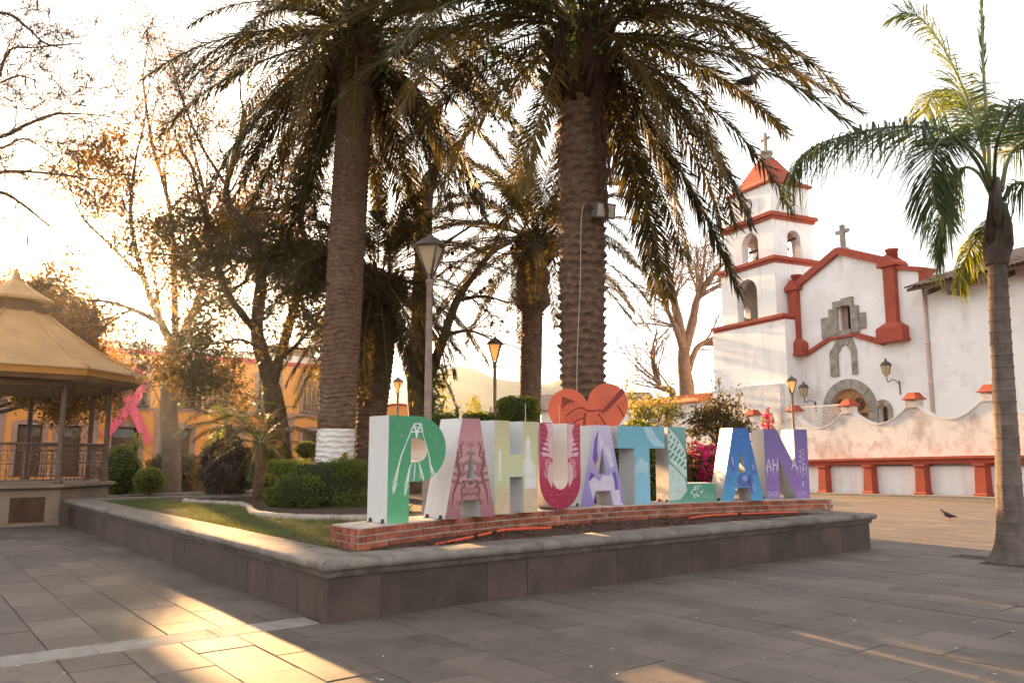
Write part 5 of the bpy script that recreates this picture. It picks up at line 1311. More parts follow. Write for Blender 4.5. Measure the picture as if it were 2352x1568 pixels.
# ================================================================ VEGETATION (measured skeletons, metres)
TREES = {'A': [[(-10.93, 26, 0.92), (-11.14, 26, 2.8), (-11.12, 26, 4.22), (-11.1, 26, 5.01)], [(-11.1, 26, 4.94), (-11.36, 25.5, 5.73), (-11.78, 25, 7.06), (-12.08, 24.5, 8.92), (-11.81, 24, 10.46)], [(-10.99, 26, 5.01), (-10.66, 26.5, 6.49), (-10.5, 27, 8.12), (-10.57, 26.5, 10.3), (-11.52, 27, 12.86)], [(-11.08, 26, 5.38), (-11.66, 27, 7.35), (-12.19, 27.5, 10.14), (-13.2, 28, 12.78), (-13.66, 28, 14.98)], [(-11.33, 25.5, 5.7), (-12.76, 26, 6.32), (-14.47, 27, 6.74), (-16.37, 28, 6.54)], [(-10.66, 26.5, 6.42), (-9.29, 25.5, 6.66), (-8.37, 25, 7.2), (-7.92, 24.5, 8.35)], [(-11.78, 25, 7.06), (-12.97, 25, 8.2), (-14.43, 26, 9.37), (-14.95, 26, 10.44)]], 'B': [[(-5.88, 20.5, 1.64), (-6.13, 20.5, 2.97), (-6.3, 20.5, 3.65)], [(-6.3, 20.5, 3.62), (-6.63, 20.5, 4.67), (-6.67, 20.8, 6.12), (-6.93, 21.0, 7.37), (-7.65, 21.0, 8.08), (-7.82, 21.1, 8.88), (-7.55, 21.1, 9.88), (-7.54, 21.3, 11.11)], [(-6.15, 20.5, 3.42), (-5.72, 20.1, 4.61), (-5.38, 19.9, 5.81), (-5.29, 19.9, 6.83), (-5.48, 20.0, 7.79), (-5.15, 20.0, 8.73)], [(-6.6, 20.5, 4.61), (-7.01, 19.9, 5.25), (-7.43, 19.7, 6.1), (-7.75, 19.5, 7.4), (-8.16, 19.5, 8.78)], [(-6.69, 20.8, 6.48), (-7.81, 21.3, 6.9), (-9.17, 21.7, 6.97)], [(-7.81, 21.1, 8.75), (-8.78, 21.5, 10.16), (-9.44, 21.7, 11.55), (-9.74, 21.7, 12.48)], [(-6.9, 21.0, 7.31), (-6.57, 21.7, 8.7), (-6.59, 22.0, 10.1)], [(-5.97, 20.3, 3.85), (-5.01, 19.5, 4.51), (-4.53, 19.1, 5.1)], [(-6.49, 20.5, 4.21), (-6.72, 19.5, 4.3), (-7.07, 19.0, 4.12)]], 'C': [[(-10.74, 14.2, 7.22), (-9.41, 14, 7.27), (-8.95, 14, 7.5), (-8.4, 14, 7.71), (-7.88, 14.3, 7.83)], [(-10.98, 14.2, 9.56), (-9.62, 14, 9.71), (-9.11, 14, 9.43), (-8.76, 14, 9.12), (-8.46, 14.2, 9.1)], [(-10.68, 14, 7.98), (-10.0, 14.5, 8.48), (-9.73, 14.5, 9.21), (-9.29, 14.6, 9.34), (-8.33, 14.6, 9.43)], [(-10.82, 14.4, 6.53), (-9.35, 14, 6.59), (-8.63, 14, 6.59), (-7.35, 13.7, 6.35)], [(-10.81, 14.4, 6.45), (-9.59, 14.3, 6.33), (-9.17, 14.3, 6.15), (-8.61, 14.3, 5.73), (-8.17, 14.5, 5.39)], [(-11.11, 14.6, 8.0), (-10.04, 14.8, 8.71), (-9.63, 14.8, 8.85), (-9.19, 14.8, 8.67)], [(-11.17, 14.8, 7.2), (-9.92, 14.8, 7.37), (-9.43, 14.8, 7.55), (-8.55, 14.8, 7.02)]], 'D': [[(-21.24, 31, 7.34), (-19.99, 31, 8.74), (-19.39, 31, 9.81), (-19.13, 31, 10.88)], [(-21.2, 31, 6.99), (-19.53, 31, 7.51), (-18.4, 31, 8.39), (-17.77, 31, 9.1)], [(-21.34, 31, 8.39), (-20.6, 31, 9.81), (-20.38, 31, 11.25)]], 'E': [[(-2.43, 21.5, 2.46), (-2.52, 21.5, 3.63), (-2.47, 21.5, 5.07), (-2.45, 21.5, 6.77), (-2.44, 21.5, 8.26), (-2.33, 21.5, 9.14)], [(-2.39, 21.5, 3.16), (-2.08, 21.5, 3.99), (-1.82, 21.2, 4.66), (-1.47, 21.0, 5.57), (-1.0, 20.9, 6.26), (-0.54, 20.9, 6.86), (-0.13, 20.9, 7.1)], [(-1.47, 21.0, 5.57), (-0.77, 21.1, 5.71), (-0.13, 21.2, 5.55)], [(-1.82, 21.2, 4.66), (-1.16, 21.9, 4.89), (-0.43, 21.9, 4.58)], [(-2.45, 21.5, 6.77), (-1.91, 21.9, 7.37), (-1.19, 22.1, 7.93), (-0.57, 22.1, 8.32)]], 'F': [[(11.4, 52, 5.38), (11.28, 52, 6.95), (11.27, 52, 8.38)], [(11.32, 52, 8.1), (11.03, 52, 9.98), (10.73, 52, 11.58), (10.54, 52, 13.06)], [(11.32, 52, 8.24), (12.01, 52.5, 10.21), (12.35, 52.5, 11.68), (12.89, 52.8, 12.63)], [(11.26, 52, 8.1), (10.77, 51.5, 9.46), (10.5, 51.5, 10.04)], [(10.47, 52, 5.38), (9.77, 52, 5.8), (9.44, 52, 6.37)], [(11.57, 52, 6.95), (12.13, 52, 8.38), (13.0, 52, 8.96)], [(12.01, 52.5, 10.21), (12.69, 52.5, 13.17)]]}
QF = {'a': [(7.26, 11.6, 5.49), (7.03, 11.5, 5.93), (6.54, 11.4, 6.26), (5.91, 11.3, 6.32), (5.21, 11.2, 6.21), (4.61, 11.15, 6.03), (4.23, 11.1, 5.81), (4.04, 11.1, 5.48)], 'b': [(7.2, 11.6, 5.49), (7.2, 11.7, 6.21), (7.12, 11.9, 7.16), (6.92, 12.1, 8.07), (6.66, 12.2, 8.58), (6.39, 12.3, 8.71)], 'c': [(7.22, 11.6, 5.35), (7.19, 11.8, 5.76), (7.08, 12.0, 5.94), (6.97, 12.2, 5.76), (6.85, 12.3, 5.22), (6.74, 12.3, 4.73)], 'd': [(7.21, 11.6, 5.45), (6.84, 11.3, 5.82), (6.31, 10.9, 5.96), (5.89, 10.6, 5.74), (5.74, 10.5, 5.29), (5.74, 10.45, 4.79)], 'e': [(7.2, 11.6, 5.49), (7.25, 11.6, 6.38), (7.3, 11.65, 7.46), (7.41, 11.7, 9.03)], 'f': [(7.38, 11.6, 5.49), (7.55, 11.6, 5.97), (7.79, 11.6, 6.21), (8.24, 11.5, 6.27), (8.72, 11.4, 5.89)], 'g': [(7.2, 11.6, 5.49), (7.5, 12.2, 6.63), (7.64, 12.9, 7.55), (7.63, 13.6, 7.96), (7.64, 14.1, 7.77)], 'h': [(7.26, 11.6, 5.21), (7.5, 12.2, 5.05), (7.54, 12.7, 4.9), (7.46, 12.9, 4.59), (7.41, 12.95, 4.3)], 'i': [(7.38, 11.6, 5.42), (7.71, 11.9, 6.01), (8.15, 12.1, 6.67), (8.81, 12.3, 7.27), (9.59, 12.4, 7.32)], 'j': [(7.4, 11.6, 5.28), (7.32, 11.3, 5.38), (7.33, 11.0, 5.34), (7.53, 10.7, 5.11), (7.7, 10.5, 4.56)], 'k': [(7.28, 11.6, 5.49), (6.99, 11.0, 5.93), (6.83, 10.3, 6.14), (6.83, 9.7, 5.99), (6.79, 9.3, 5.53)]}
QT = [(7.1, 11.6, -0.06), (7.1, 11.6, 0.66), (7.14, 11.6, 1.77), (7.16, 11.6, 2.71), (7.19, 11.6, 3.55), (7.22, 11.6, 4.34)], [(7.21, 11.6, 4.28), (7.23, 11.6, 4.61), (7.26, 11.6, 5.01), (7.28, 11.6, 5.35), (7.3, 11.6, 5.55)]

# ---------------------------------------------------------------- palm leaves
def frond_mesh(name, path, nl, ll, lw, mats, seed, ang=52, vee=22, droop=0.15, start=0.12, rr=0.022, tipk=0.35, jit=0.12):
    """feather leaf: stem along path, two rows of narrow leaflets"""
    r2 = random.Random(seed)
    pts = smooth_pts(path, 8) if len(path) < 14 else [Vector(p) for p in path]
    cum = [0.0]
    for i in range(1, len(pts)): cum.append(cum[-1] + (pts[i] - pts[i - 1]).length)
    T_ = cum[-1]
    def at(u):
        d = u * T_
        for i in range(1, len(pts)):
            if cum[i] >= d:
                f = (d - cum[i - 1]) / max(1e-6, cum[i] - cum[i - 1])
                return pts[i - 1].lerp(pts[i], f), (pts[i] - pts[i - 1]).normalized()
        return pts[-1], (pts[-1] - pts[-2]).normalized()
    mb = MB()
    mb.tube(pts, [rr * (1 - .85 * c / T_) + .003 for c in cum], 5, cap=False)
    side0 = None
    for i in range(nl):
        u = start + (1 - start) * (i + .5) / nl
        p, t = at(u)
        up = Vector((0, 0, 1)); s = t.cross(up)
        if s.length < .25 and side0 is not None: s = side0
        s = (s - t * s.dot(t)).normalized(); side0 = s
        n = s.cross(t).normalized()
        if n.z < 0 and abs(t.z) < .97: pass
        pr = min(1.0, (u - start) / .12 + .35) * (1 - (1 - tipk) * max(0, (u - .45) / .55) ** 1.3)
        for sg in (-1, 1):
            a = R(ang * (1 - .35 * u) + r2.uniform(-9, 9)); v = R(vee * (1 if (i % 2) else -.35) + r2.uniform(-12, 12))
            L_ = ll * pr * r2.uniform(.85, 1.12)
            d = t * math.cos(a) + (s * sg * math.cos(v) + n * math.sin(v)) * math.sin(a)
            d.normalize()
            m = p + d * L_ * .5 + Vector((0, 0, -droop * L_ * .22)); e = p + d * L_ * .96 + Vector((0, 0, -droop * L_ * (1 + r2.uniform(-.3, .5))))
            w = d.cross(n if r2.random() < .6 else s * sg + n); w.normalize(); w = w * lw * .5 * r2.uniform(.8, 1.2)
            k = len(mb.v)
            mb.add([p - w * .5, p + w * .5, m + w, m - w, e], [(0, 1, 2, 3), (3, 2, 4)], 1)
    return mb.mesh(name, mats, fix=False)
def arc_path(e0, bend, L_, n=14, side=0.0):
    p = Vector((0, 0, 0)); out = [p.copy()]
    for i in range(n):
        u = (i + .5) / n
        a = R(e0 - bend * u ** 1.25); sd = side * u * u
        p = p + Vector((math.cos(a) * math.cos(sd), math.cos(a) * math.sin(sd), math.sin(a))) * (L_ / n)
        out.append(p.copy())
    return out
def phoenix_set(prefix, mats, matsold, matsdead, nl=128, ll=.60, lw=.031):
    out = {}
    for e0 in range(-75, 86, 12):
        for v in range(2):
            bend = min(82, .55 * (e0 + 92)) * (1 + (.18 if v else -.12))
            out[(e0, v)] = frond_mesh('frond', arc_path(e0, bend, 4.6, side=.18 * (1 if v else -1)), nl, ll, lw, mats, e0 + v * 7, droop=.10 + (.18 if e0 < -30 else 0), tipk=.45)
    out['old'] = [frond_mesh('frond', arc_path(e0, b, 4.2, side=.15), nl, ll * 1.05, lw, matsold, e0 + 5, ang=58, droop=.22, tipk=.5) for e0, b in ((-10, 60), (-35, 45), (-60, 22))]
    out['dead'] = [frond_mesh('frond', arc_path(-78, 12, 3.8, side=.1), 60, ll * .6, lw * 1.2, matsdead, 77, ang=25, droop=.3, vee=60)]
    return out
PHX = phoenix_set('frond', [M['rachis'], M['frond']], [M['rachis'], M['frondold']], [M['fronddead'], M['fronddead']])
def palm_trunk(base, top, r0, r1, rowh, cols, amp, z_lime=None, bulge=None, seed=0, curve=0.0, fine=8):
    base, top = Vector(base), Vector(top); H_ = (top - base).length
    nr = int(H_ / rowh * fine); ns = 72
    vs = []; mats = []
    for i in range(nr + 1):
        f = i / nr; c = base.lerp(top, f) + Vector((curve * math.sin(f * math.pi), 0, 0))
        r_ = r0 + (r1 - r0) * f
        if bulge: r_ += bulge(f, c.z)
        for j in range(ns):
            th = 2 * math.pi * j / ns
            hrow = f * H_ / rowh + .22 * math.sin(th * 2 + f * 9 + seed) + .9 * noise.noise(Vector((seed, c.z * .7, 0))) + .35 * noise.noise(Vector((math.cos(th) * 1.5, math.sin(th) * 1.5, c.z * 2.2)))
            row = math.floor(hrow); fr = hrow - row
            col = th / (2 * math.pi) * cols + .5 * (row % 2) + .13 * math.sin(row * 2.3)
            cx = abs((col % 1) - .5) * 2
            lip = max(0.0, 1 - abs(fr - (.55 + .35 * (1 - cx * cx))) / .42)
            am = amp * (.55 + .9 * abs(noise.noise(Vector((row * 1.7, math.floor(col) * 2.3, seed)))) * 1.6)
            r2 = r_ + am * (lip ** 1.4) * ((.55 + .45 * (1 - cx)) if cols < 10 else (1.35 * (1 - cx ** 3))) + amp * .5 * noise.noise(Vector((c.x * 3 + math.cos(th) * 6, math.sin(th) * 6, c.z * 7)))
            vs.append((c.x + r2 * math.cos(th), c.y + r2 * math.sin(th), c.z))
    fs = [(i * ns + j, i * ns + (j + 1) % ns, (i + 1) * ns + (j + 1) % ns, (i + 1) * ns + j) for i in range(nr) for j in range(ns)]
    return vs, fs, ns, nr
def palm(name, label, base, top, r0, r1, rowh, cols, amp, crown, nf, scale, lo, hi, z_lime=None, bulge=None, seed=1, skirt=(), old=6, bark=None, group='date palms in the garden bed', power=1.0, skip=None, topcap=.5, vine=0):
    t = thing(name, label, 'palm tree', base, group)
    vs, fs, ns, nr = palm_trunk(base, top, r0, r1, rowh, cols, amp, z_lime, bulge, seed)
    bark = bark or M['palmbark']
    if z_lime:
        cut = [k for k in range(nr + 1) if vs[k * ns][2] <= z_lime][-1]
        m2 = MB(); m2.add(vs[:(cut + 1) * ns], [f for f in fs if max(f) < (cut + 1) * ns], smooth=True); m2.build('painted_trunk_foot', M['limewash'], t, fix=False)
        m2 = MB(); m2.add(vs[cut * ns:], [tuple(i - cut * ns for i in f) for f in fs if min(f) >= cut * ns], smooth=True); m2.build('trunk', bark, t, fix=False)
    else:
        m2 = MB(); m2.add(vs, fs, smooth=True); m2.build('trunk', bark, t, fix=False)
    r2 = random.Random(seed); top, crown = Vector(top), Vector(crown)
    # swollen mass of old leaf bases under the crown
    m2 = MB(); hgt = (crown - top).length + .3
    m2.lathe(top - Vector((0, 0, .25)), [(r1 * .9, 0), (r1 * 1.25, .25), (r1 * 1.5, hgt * .55), (r1 * 1.2, hgt * .9), (r1 * .4, hgt + .25)], 20)
    for k in range(70):
        a = k * 2.39996; f = r2.random(); z = f * hgt; rr_ = r1 * (1.1 + .35 * math.sin(f * 3))
        c = top + Vector((rr_ * math.cos(a), rr_ * math.sin(a), z - .2)); d = Vector((math.cos(a), math.sin(a), .8 + f)).normalized()
        m2.tube([c - d * .1, c + d * .12, c + d * .34], [.07, .06, .03], 5)
    m2.build('leaf_bases', M['fronddead'], t, fix=False)
    for i in range(nf):
        f = ((i + .5) / nf) ** power
        e0 = lo + (hi - lo) * f + r2.uniform(-6, 6)
        key = min([k for k in PHX if isinstance(k, tuple)], key=lambda k: abs(k[0] - e0) + (.1 if k[1] != i % 2 else 0))
        az = i * 2.39996 + r2.uniform(-.15, .15)
        me = PHX[key]
        if skip and skip(az % (2 * math.pi), e0): continue
        o = obj('frond', me, t, True)
        z = -.35 * (1 - f) + .45 * f
        o.location = crown + Vector((math.cos(az) * .22, math.sin(az) * .22, z * topcap * 2))
        sc = scale * r2.uniform(.86, 1.1); o.scale = (sc, sc, sc)
        o.rotation_euler = (r2.uniform(-.15, .15), r2.uniform(-.08, .08), az)
    if vine:
        rs = np.random.RandomState(seed + 100); C = np.array(crown) + rs.normal(size=(vine, 3)) * np.array([.75, .75, .5])
        C2 = []
        for q in range(9):
            a = rs.uniform(0, 6.28); rr_ = rs.uniform(.7, 2.6); x0 = np.array([crown.x + rr_ * math.cos(a), crown.y + rr_ * math.sin(a), crown.z - .25 * rr_]); l_ = rs.uniform(.5, 1.6)
            for w_ in range(26): C2.append(x0 + np.array([rs.normal() * .03, rs.normal() * .03, -l_ * w_ / 26]))
        C = np.concatenate([C, np.array(C2)]); obj('climbing_vine', quads_mesh('climbing_vine', leaf_quads(C, .085, rs, .8, up=.6), M['leafhedge']), t)
    for i, (az, kind, sc, dz) in enumerate(skirt):
        me = PHX['dead'][0] if kind == 'dead' else PHX['old'][kind]
        o = obj('frond', me, t, True); o.location = crown + Vector((math.cos(az) * .3, math.sin(az) * .3, dz)); o.scale = (sc, sc, sc); o.rotation_euler = (r2.uniform(-.1, .1), 0, az)
    return t
TOC = -math.pi / 2          # azimuth towards the plaza front
palm('date_palm', 'tall date palm with white painted trunk foot above the clipped hedge', (-3.83, 17.3, .45), (-3.57, 17.3, 9.9), .395, .385, .105, 7, .036, (-3.55, 17.3, 11.1), 98, 1.0, -54, 76, z_lime=2.04, seed=3, power=1.25, vine=1500, skip=lambda az, e: abs((az - 4.712 + math.pi) % (2 * math.pi) - math.pi) < .80 and e < -14,
     skirt=[(TOC + .15, 2, .72, -.3), (TOC - .35, 1, .85, -.2), (math.pi + .35, 1, 1.0, -.2), (.1, 2, .9, -.3), (math.pi - .2, 2, .95, -.4), (TOC + .9, 'dead', .6, -.3), (TOC + 1.25, 0, 1.0, 0), (.45, 'dead', .8, -.4)])
palm('date_palm', 'tall date palm with coarse scaly trunk and floodlight behind the red heart', (1.19, 13.5, .45), (1.24, 13.5, 7.85), .33, .395, .150, 11, .06, (1.26, 13.5, 9.1), 94, 1.02, -48, 78, seed=5, power=1.2, vine=1500, skip=lambda az, e: abs((az - 4.712 + math.pi) % (2 * math.pi) - math.pi) < .85 and e < -8 or (2.0 < az < 4.2 and e < -8),
     skirt=[(TOC - .25, 2, .38, .15), (TOC + .22, 'dead', .75, -.3), (TOC + .5, 1, .82, -.1), (TOC + .95, 1, .95, -.1), (TOC + .75, 0, .95, .1), (.25, 1, 1.0, -.2), (-.2, 2, 1.0, -.3), (math.pi, 1, .95, -.2), (TOC - 1.0, 0, 1.0, 0), (TOC - .7, 2, .8, -.2), (TOC + .3, 'dead', .9, -.3)])
palm('date_palm', 'slender date palm with shaggy collar below its crown, beside the middle lamp', (.42, 22, 0), (.60, 22, 6.9), .285, .30, .10, 9, .022, (.61, 22, 7.55), 56, .80, -35, 82, seed=8,
     bulge=lambda f, z: (.17 * max(0, min(1, (z - 5.35) / .3)) * (1 - .5 * max(0, (z - 6.3) / .6)) + .04 * math.sin(z * 9) * (z > 5.4)), skirt=[(math.pi + .2, 0, .7, 0), (TOC, 2, .5, -.1), (TOC + .3, 'dead', .45, 0), (TOC - .3, 'dead', .4, .1)], topcap=.35)
palm('date_palm', 'short dark date palm with drooping crown hidden behind the painted palm', (-3.58, 20.2, .3), (-3.47, 20.2, 5.3), .33, .40, .12, 8, .045, (-3.43, 20.2, 5.95), 74, .72, -60, 82, seed=11, bark=M['bark'],
     bulge=lambda f, z: .10 * max(0, min(1, (z - 2.6) / 1.5)), skirt=[(.0, 1, .72, 0), (.4, 2, .7, -.1), (-.4, 1, .7, -.1), (TOC + .3, 'dead', .55, -.1), (TOC - .5, 'dead', .5, -.1)])
# low feathery palms in the left part of the bed
def small_palm(label, base, crown, sc, n, lo, hi, seed, mats):
    t = thing('young_palm', label, 'palm tree', base, 'young palms low in the bed')
    m2 = MB(); b, c = Vector(base), Vector(crown)
    m2.tube([b, b.lerp(c, .5) + Vector((.03, 0, 0)), c], [.13, .11, .08], 10); m2.build('trunk', M['palmbark'], t)
    r2 = random.Random(seed)
    var = [frond_mesh('frond', arc_path(e0, min(95, .62 * (e0 + 95)), 2.0, 12, .2 * (-1) ** i), 42, .34, .020, mats, seed + i, ang=50, droop=.3, rr=.012) for i, e0 in enumerate(range(-30, 86, 23))]
    for i in range(n):
        f = (i + .5) / n; e0 = lo + (hi - lo) * f; k = max(0, min(len(var) - 1, int(round((e0 + 30) / 23))))
        o = obj('frond', var[k], t, True); az = i * 2.39996 + r2.uniform(-.2, .2)
        o.location = c + Vector((.05 * math.cos(az), .05 * math.sin(az), 0)); q = sc * r2.uniform(.8, 1.1); o.scale = (q, q, q); o.rotation_euler = (r2.uniform(-.1, .1), 0, az)
small_palm('low feathery young palm arching over the dark purple shrub', (-5.6, 17.9, .45), (-5.62, 17.9, 1.75), .82, 26, -25, 80, 21, [M['rachisg'], M['frond']])
small_palm('pale green young palm before the ochre doorway', (-6.9, 19.4, .45), (-6.85, 19.4, 2.2), .72, 18, -15, 85, 31, [M['rachisg'], M['frondq']])

# ---------------------------------------------------------------- queen palm
qp = thing('queen_palm', 'smooth grey queen palm with drooping feathery leaves in a paving pit', 'palm tree', (7.15, 11.62, 0))
qpts = smooth_pts(QT[0], 8); m2 = MB(); nq = len(qpts)
ns = 40; vs = []
dense = []
for i in range(len(qpts) - 1):
    for k in range(8): dense.append(qpts[i].lerp(qpts[i + 1], k / 8))
dense.append(qpts[-1])
for i, c in enumerate(dense):
    f = i / (len(dense) - 1); r_ = .125 + .045 * (1 - f) + .20 * math.exp(-max(0, c.z) / .16) * .65 + .07 * math.exp(-max(0, c.z) / .5)
    ring = .010 * max(0, math.sin(c.z * 2 * math.pi / .17)) ** 6 * (.4 + f)
    for j in range(ns):
        th = 2 * math.pi * j / ns; r2_ = r_ + ring + .012 * noise.noise(Vector((math.cos(th) * 2, math.sin(th) * 2, c.z * 1.3))) + (.06 * math.exp(-max(0, c.z) / .15) * noise.noise(Vector((math.cos(th) * 3, math.sin(th) * 3, 0))))
        vs.append((c.x + r2_ * math.cos(th), c.y + r2_ * math.sin(th), max(c.z, -.04)))
m2.add(vs, [(i * ns + j, i * ns + (j + 1) % ns, (i + 1) * ns + (j + 1) % ns, (i + 1) * ns + j) for i in range(len(dense) - 1) for j in range(ns)], smooth=True)
m2.build('trunk', M['palmbark2'], qp, fix=False)
m2 = MB(); sp_ = smooth_pts(QT[1], 5); m2.tube(sp_, [.15, .165, .175, .18, .18, .175, .17, .16, .15, .14, .13, .12, .11, .10, .095, .09, .085, .08, .075, .07, .06][:len(sp_)], 16); m2.build('leaf_sheath', M['palmbark2'], qp)
for k, (a, z0, z1, w_) in enumerate(((-1.2, 4.35, 5.2, .075), (-2.6, 4.4, 5.3, .07), (-.2, 4.3, 5.1, .07), (1.6, 4.4, 5.3, .07), (-1.9, 4.7, 5.6, .06))):
    m2 = MB(); c = Vector((7.24, 11.6, 0)); d = Vector((math.cos(a), math.sin(a), 0))
    m2.tube([c + d * .10 + Vector((0, 0, z0)), c + d * .16 + Vector((0, 0, z0 + .3)), c + d * .15 + Vector((.03, 0, z0 + .6)), c + d * .10 + Vector((.06, 0, z1))], [.03, w_, w_ * .85, .04], 10); m2.build('old_leaf_base', M['bark'] if k % 2 else M['palmbark2'], qp)
for k, pth in QF.items():
    kw = dict(ang=70, vee=14, droop=.75, rr=.030, start=.28, tipk=.6)
    ll_, lw_, nl_ = .88, .024, 165
    mats = [M['rachisg'], M['frondq']]
    if k == 'e': kw = dict(ang=14, vee=4, droop=.0, rr=.035, start=.45, tipk=.3); ll_ = .30; nl_ = 40
    if k in 'h': ll_ = .42; kw['start'] = .2
    if k in 'cd': kw['start'] = .34; kw['ang'] = 55; kw['droop'] = .35
    if k in 'b': kw['droop'] = .28; kw['ang'] = 76; ll_ = .9
    if k in 'gh': mats = [M['rachisg'], M['leafbright']]
    me = frond_mesh('frond', [Vector(p) for p in pth], nl_, ll_, lw_, mats, ord(k), **kw)
    obj('frond', me, qp)
mb = MB(); mb.lathe((PIT[0], PIT[1], 0), [(.60, -.03), (.60, -.012), (.05, .02)], 24); tag(mb.build('tree_pit', M['soil']), 'round soil pit in the paving under the queen palm', kind='structure')

# ---------------------------------------------------------------- branching trees
def grow(mb, tips, p, d, L_, r_, lev, r2, pr):
    n = pr.get('seg', 4); pts = [p.copy()]; rad = [r_]
    for i in range(n):
        d = (d + Vector((r2.gauss(0, 1), r2.gauss(0, 1), r2.gauss(0, 1))) * pr['wander'] + Vector((0, 0, pr['trop']))).normalized()
        p = p + d * (L_ / n); pts.append(p.copy()); rad.append(max(pr['rmin'], r_ * (1 - .62 * (i + 1) / n)))
    mb.tube(pts, rad, 6 if r_ > .05 else (4 if r_ > .015 else 3), cap=False)
    if lev <= 0:
        tips.extend(pts[1:]); return
    if lev == 1: tips.append(pts[-1])
    k = pr['kids']
    for i in range(k):
        f = .35 + .65 * (i + r2.random() * .8) / k
        j = min(n - 1, int(f * n)); q = pts[j].lerp(pts[j + 1], f * n - j) if j + 1 <= n else pts[-1]
        a = R(r2.uniform(*pr['ang'])); ax = d.orthogonal().normalized(); ax.rotate(Matrix.Rotation(r2.uniform(0, 6.283), 3, d))
        nd = d.copy(); nd.rotate(Matrix.Rotation(a, 3, ax))
        grow(mb, tips, q, nd, L_ * r2.uniform(*pr['shrink']), max(pr['rmin'], rad[min(j, n)] * .55), lev - 1, r2, pr)
GAPS = [(-13.6, 26, 7.26, 1.25), (-16.25, 31, 8.4, 1.1), (-14.4, 27.5, 7.6, 1.1), (-12.9, 24.6, 6.95, 1.0)]     # openings in the canopy
def make_tree(name, label, limbs, radii, pr, bark, leafs, seed, base=None, group=None, cat='tree', extra_base=None):
    r2 = random.Random(seed); limbs = [[Vector(q) for q in l] for l in limbs]
    b = Vector(base) if base is not None else limbs[0][0]
    t = thing(name, label, cat, b, group)
    mb = MB(); tips = []
    for li, l in enumerate(limbs):
        pts = smooth_pts(l, 6); r0, r1 = radii[min(li, len(radii) - 1)]
        rad = [r0 + (r1 - r0) * i / (len(pts) - 1) for i in range(len(pts))]
        rad = [q * (1 + .16 * noise.noise(p * 2.3)) for q, p in zip(rad, pts)]
        mb.tube(pts, rad, 12 if r0 > .1 else 8)
        if li in pr.get('bare', ()): continue
        n = pr['subs']
        for i in range(n):
            f = pr.get('from', .25) + (1 - pr.get('from', .25)) * (i + r2.random()) / n
            j = min(len(pts) - 2, int(f * (len(pts) - 1))); p = pts[j]; d = (pts[j + 1] - pts[j]).normalized()
            a = R(r2.uniform(*pr['ang'])); ax = d.orthogonal().normalized(); ax.rotate(Matrix.Rotation(r2.uniform(0, 6.283), 3, d)); nd = d.copy(); nd.rotate(Matrix.Rotation(a, 3, ax))
            grow(mb, tips, p, nd, pr['L'] * r2.uniform(.6, 1.15) * (1 - .3 * f), max(pr['rmin'], min(rad[j] * .5, pr.get('rsub', .05))), pr['lev'], r2, pr)
        d = (pts[-1] - pts[-2]).normalized(); grow(mb, tips, pts[-1], d, pr['L'] * .9, r1, pr['lev'], r2, pr)
    mb.build('trunk', bark, t, fix=False)
    T_ = np.array([tuple(q) for q in tips]) if tips else np.zeros((1, 3)); rs = np.random.RandomState(seed)
    for nme, m, cnt, size, spread, sel, asp in leafs:
        ok = np.array([sel(q) for q in T_]); S = T_[ok]
        if not len(S): continue
        w = np.array([0.5 + max(-.45, noise.noise(Vector(q) * .55 + Vector((seed, 0, 0)))) for q in S]); w = np.maximum(w, 0) ** 1.6 + .02; w /= w.sum()
        C = S[rs.choice(len(S), cnt, p=w)] + rs.normal(size=(cnt, 3)) * spread
        for g_ in GAPS: C = C[np.linalg.norm(C - np.array(g_[:3]), axis=1) > g_[3]]
        obj(nme, quads_mesh(nme, leaf_quads(C, size, rs, asp, up=.5), m), t)
    return t, T_
prA = dict(wander=.16, trop=.05, rmin=.007, kids=4, ang=(25, 60), shrink=(.45, .7), subs=11, L=2.2, lev=3, rsub=.045)
make_tree('shade_tree', 'tall half bare tree with forked pale trunk before the ochre building', [[(TREES['A'][0][0][0], 26, -.05)] + TREES['A'][0]] + TREES['A'][1:], [(.30, .25), (.15, .035), (.16, .03), (.13, .03), (.10, .03), (.08, .025), (.07, .02)], dict(prA, bare=(0,)), M['barkpale'],
          [('crown', M['leafwarm'], 17000, .16, .20, lambda q: 5.6 < q[2] < 11.0, .42), ('upper_leaves', M['leafwarm'], 4200, .13, .15, lambda q: q[2] >= 10.5, .42)], 41, base=(TREES['A'][0][0][0], 26, 0))
prB = dict(wander=.2, trop=.03, rmin=.006, kids=4, ang=(25, 65), shrink=(.45, .7), subs=12, L=1.7, lev=3, rsub=.035)
make_tree('shade_tree', 'dark leaning leafy tree with twisted limbs left of the painted palm', [[(TREES['B'][0][0][0] + .05, 20.5, .40)] + TREES['B'][0]] + TREES['B'][1:], [(.29, .24), (.20, .04), (.14, .03), (.11, .025), (.12, .03), (.05, .018), (.06, .02), (.06, .02), (.06, .02)], dict(prB, bare=(0,)), M['bark'],
          [('crown', M['leafdark'], 27000, .125, .16, lambda q: 2.2 < q[2] < 7.4, .42), ('upper_leaves', M['leafdark'], 5200, .10, .14, lambda q: q[2] >= 7.0, .42)], 43, base=(TREES['B'][0][0][0] + .05, 20.5, .45))
prC = dict(wander=.17, trop=.0, rmin=.005, kids=4, ang=(20, 55), shrink=(.45, .7), subs=8, L=1.15, lev=3, rsub=.014)
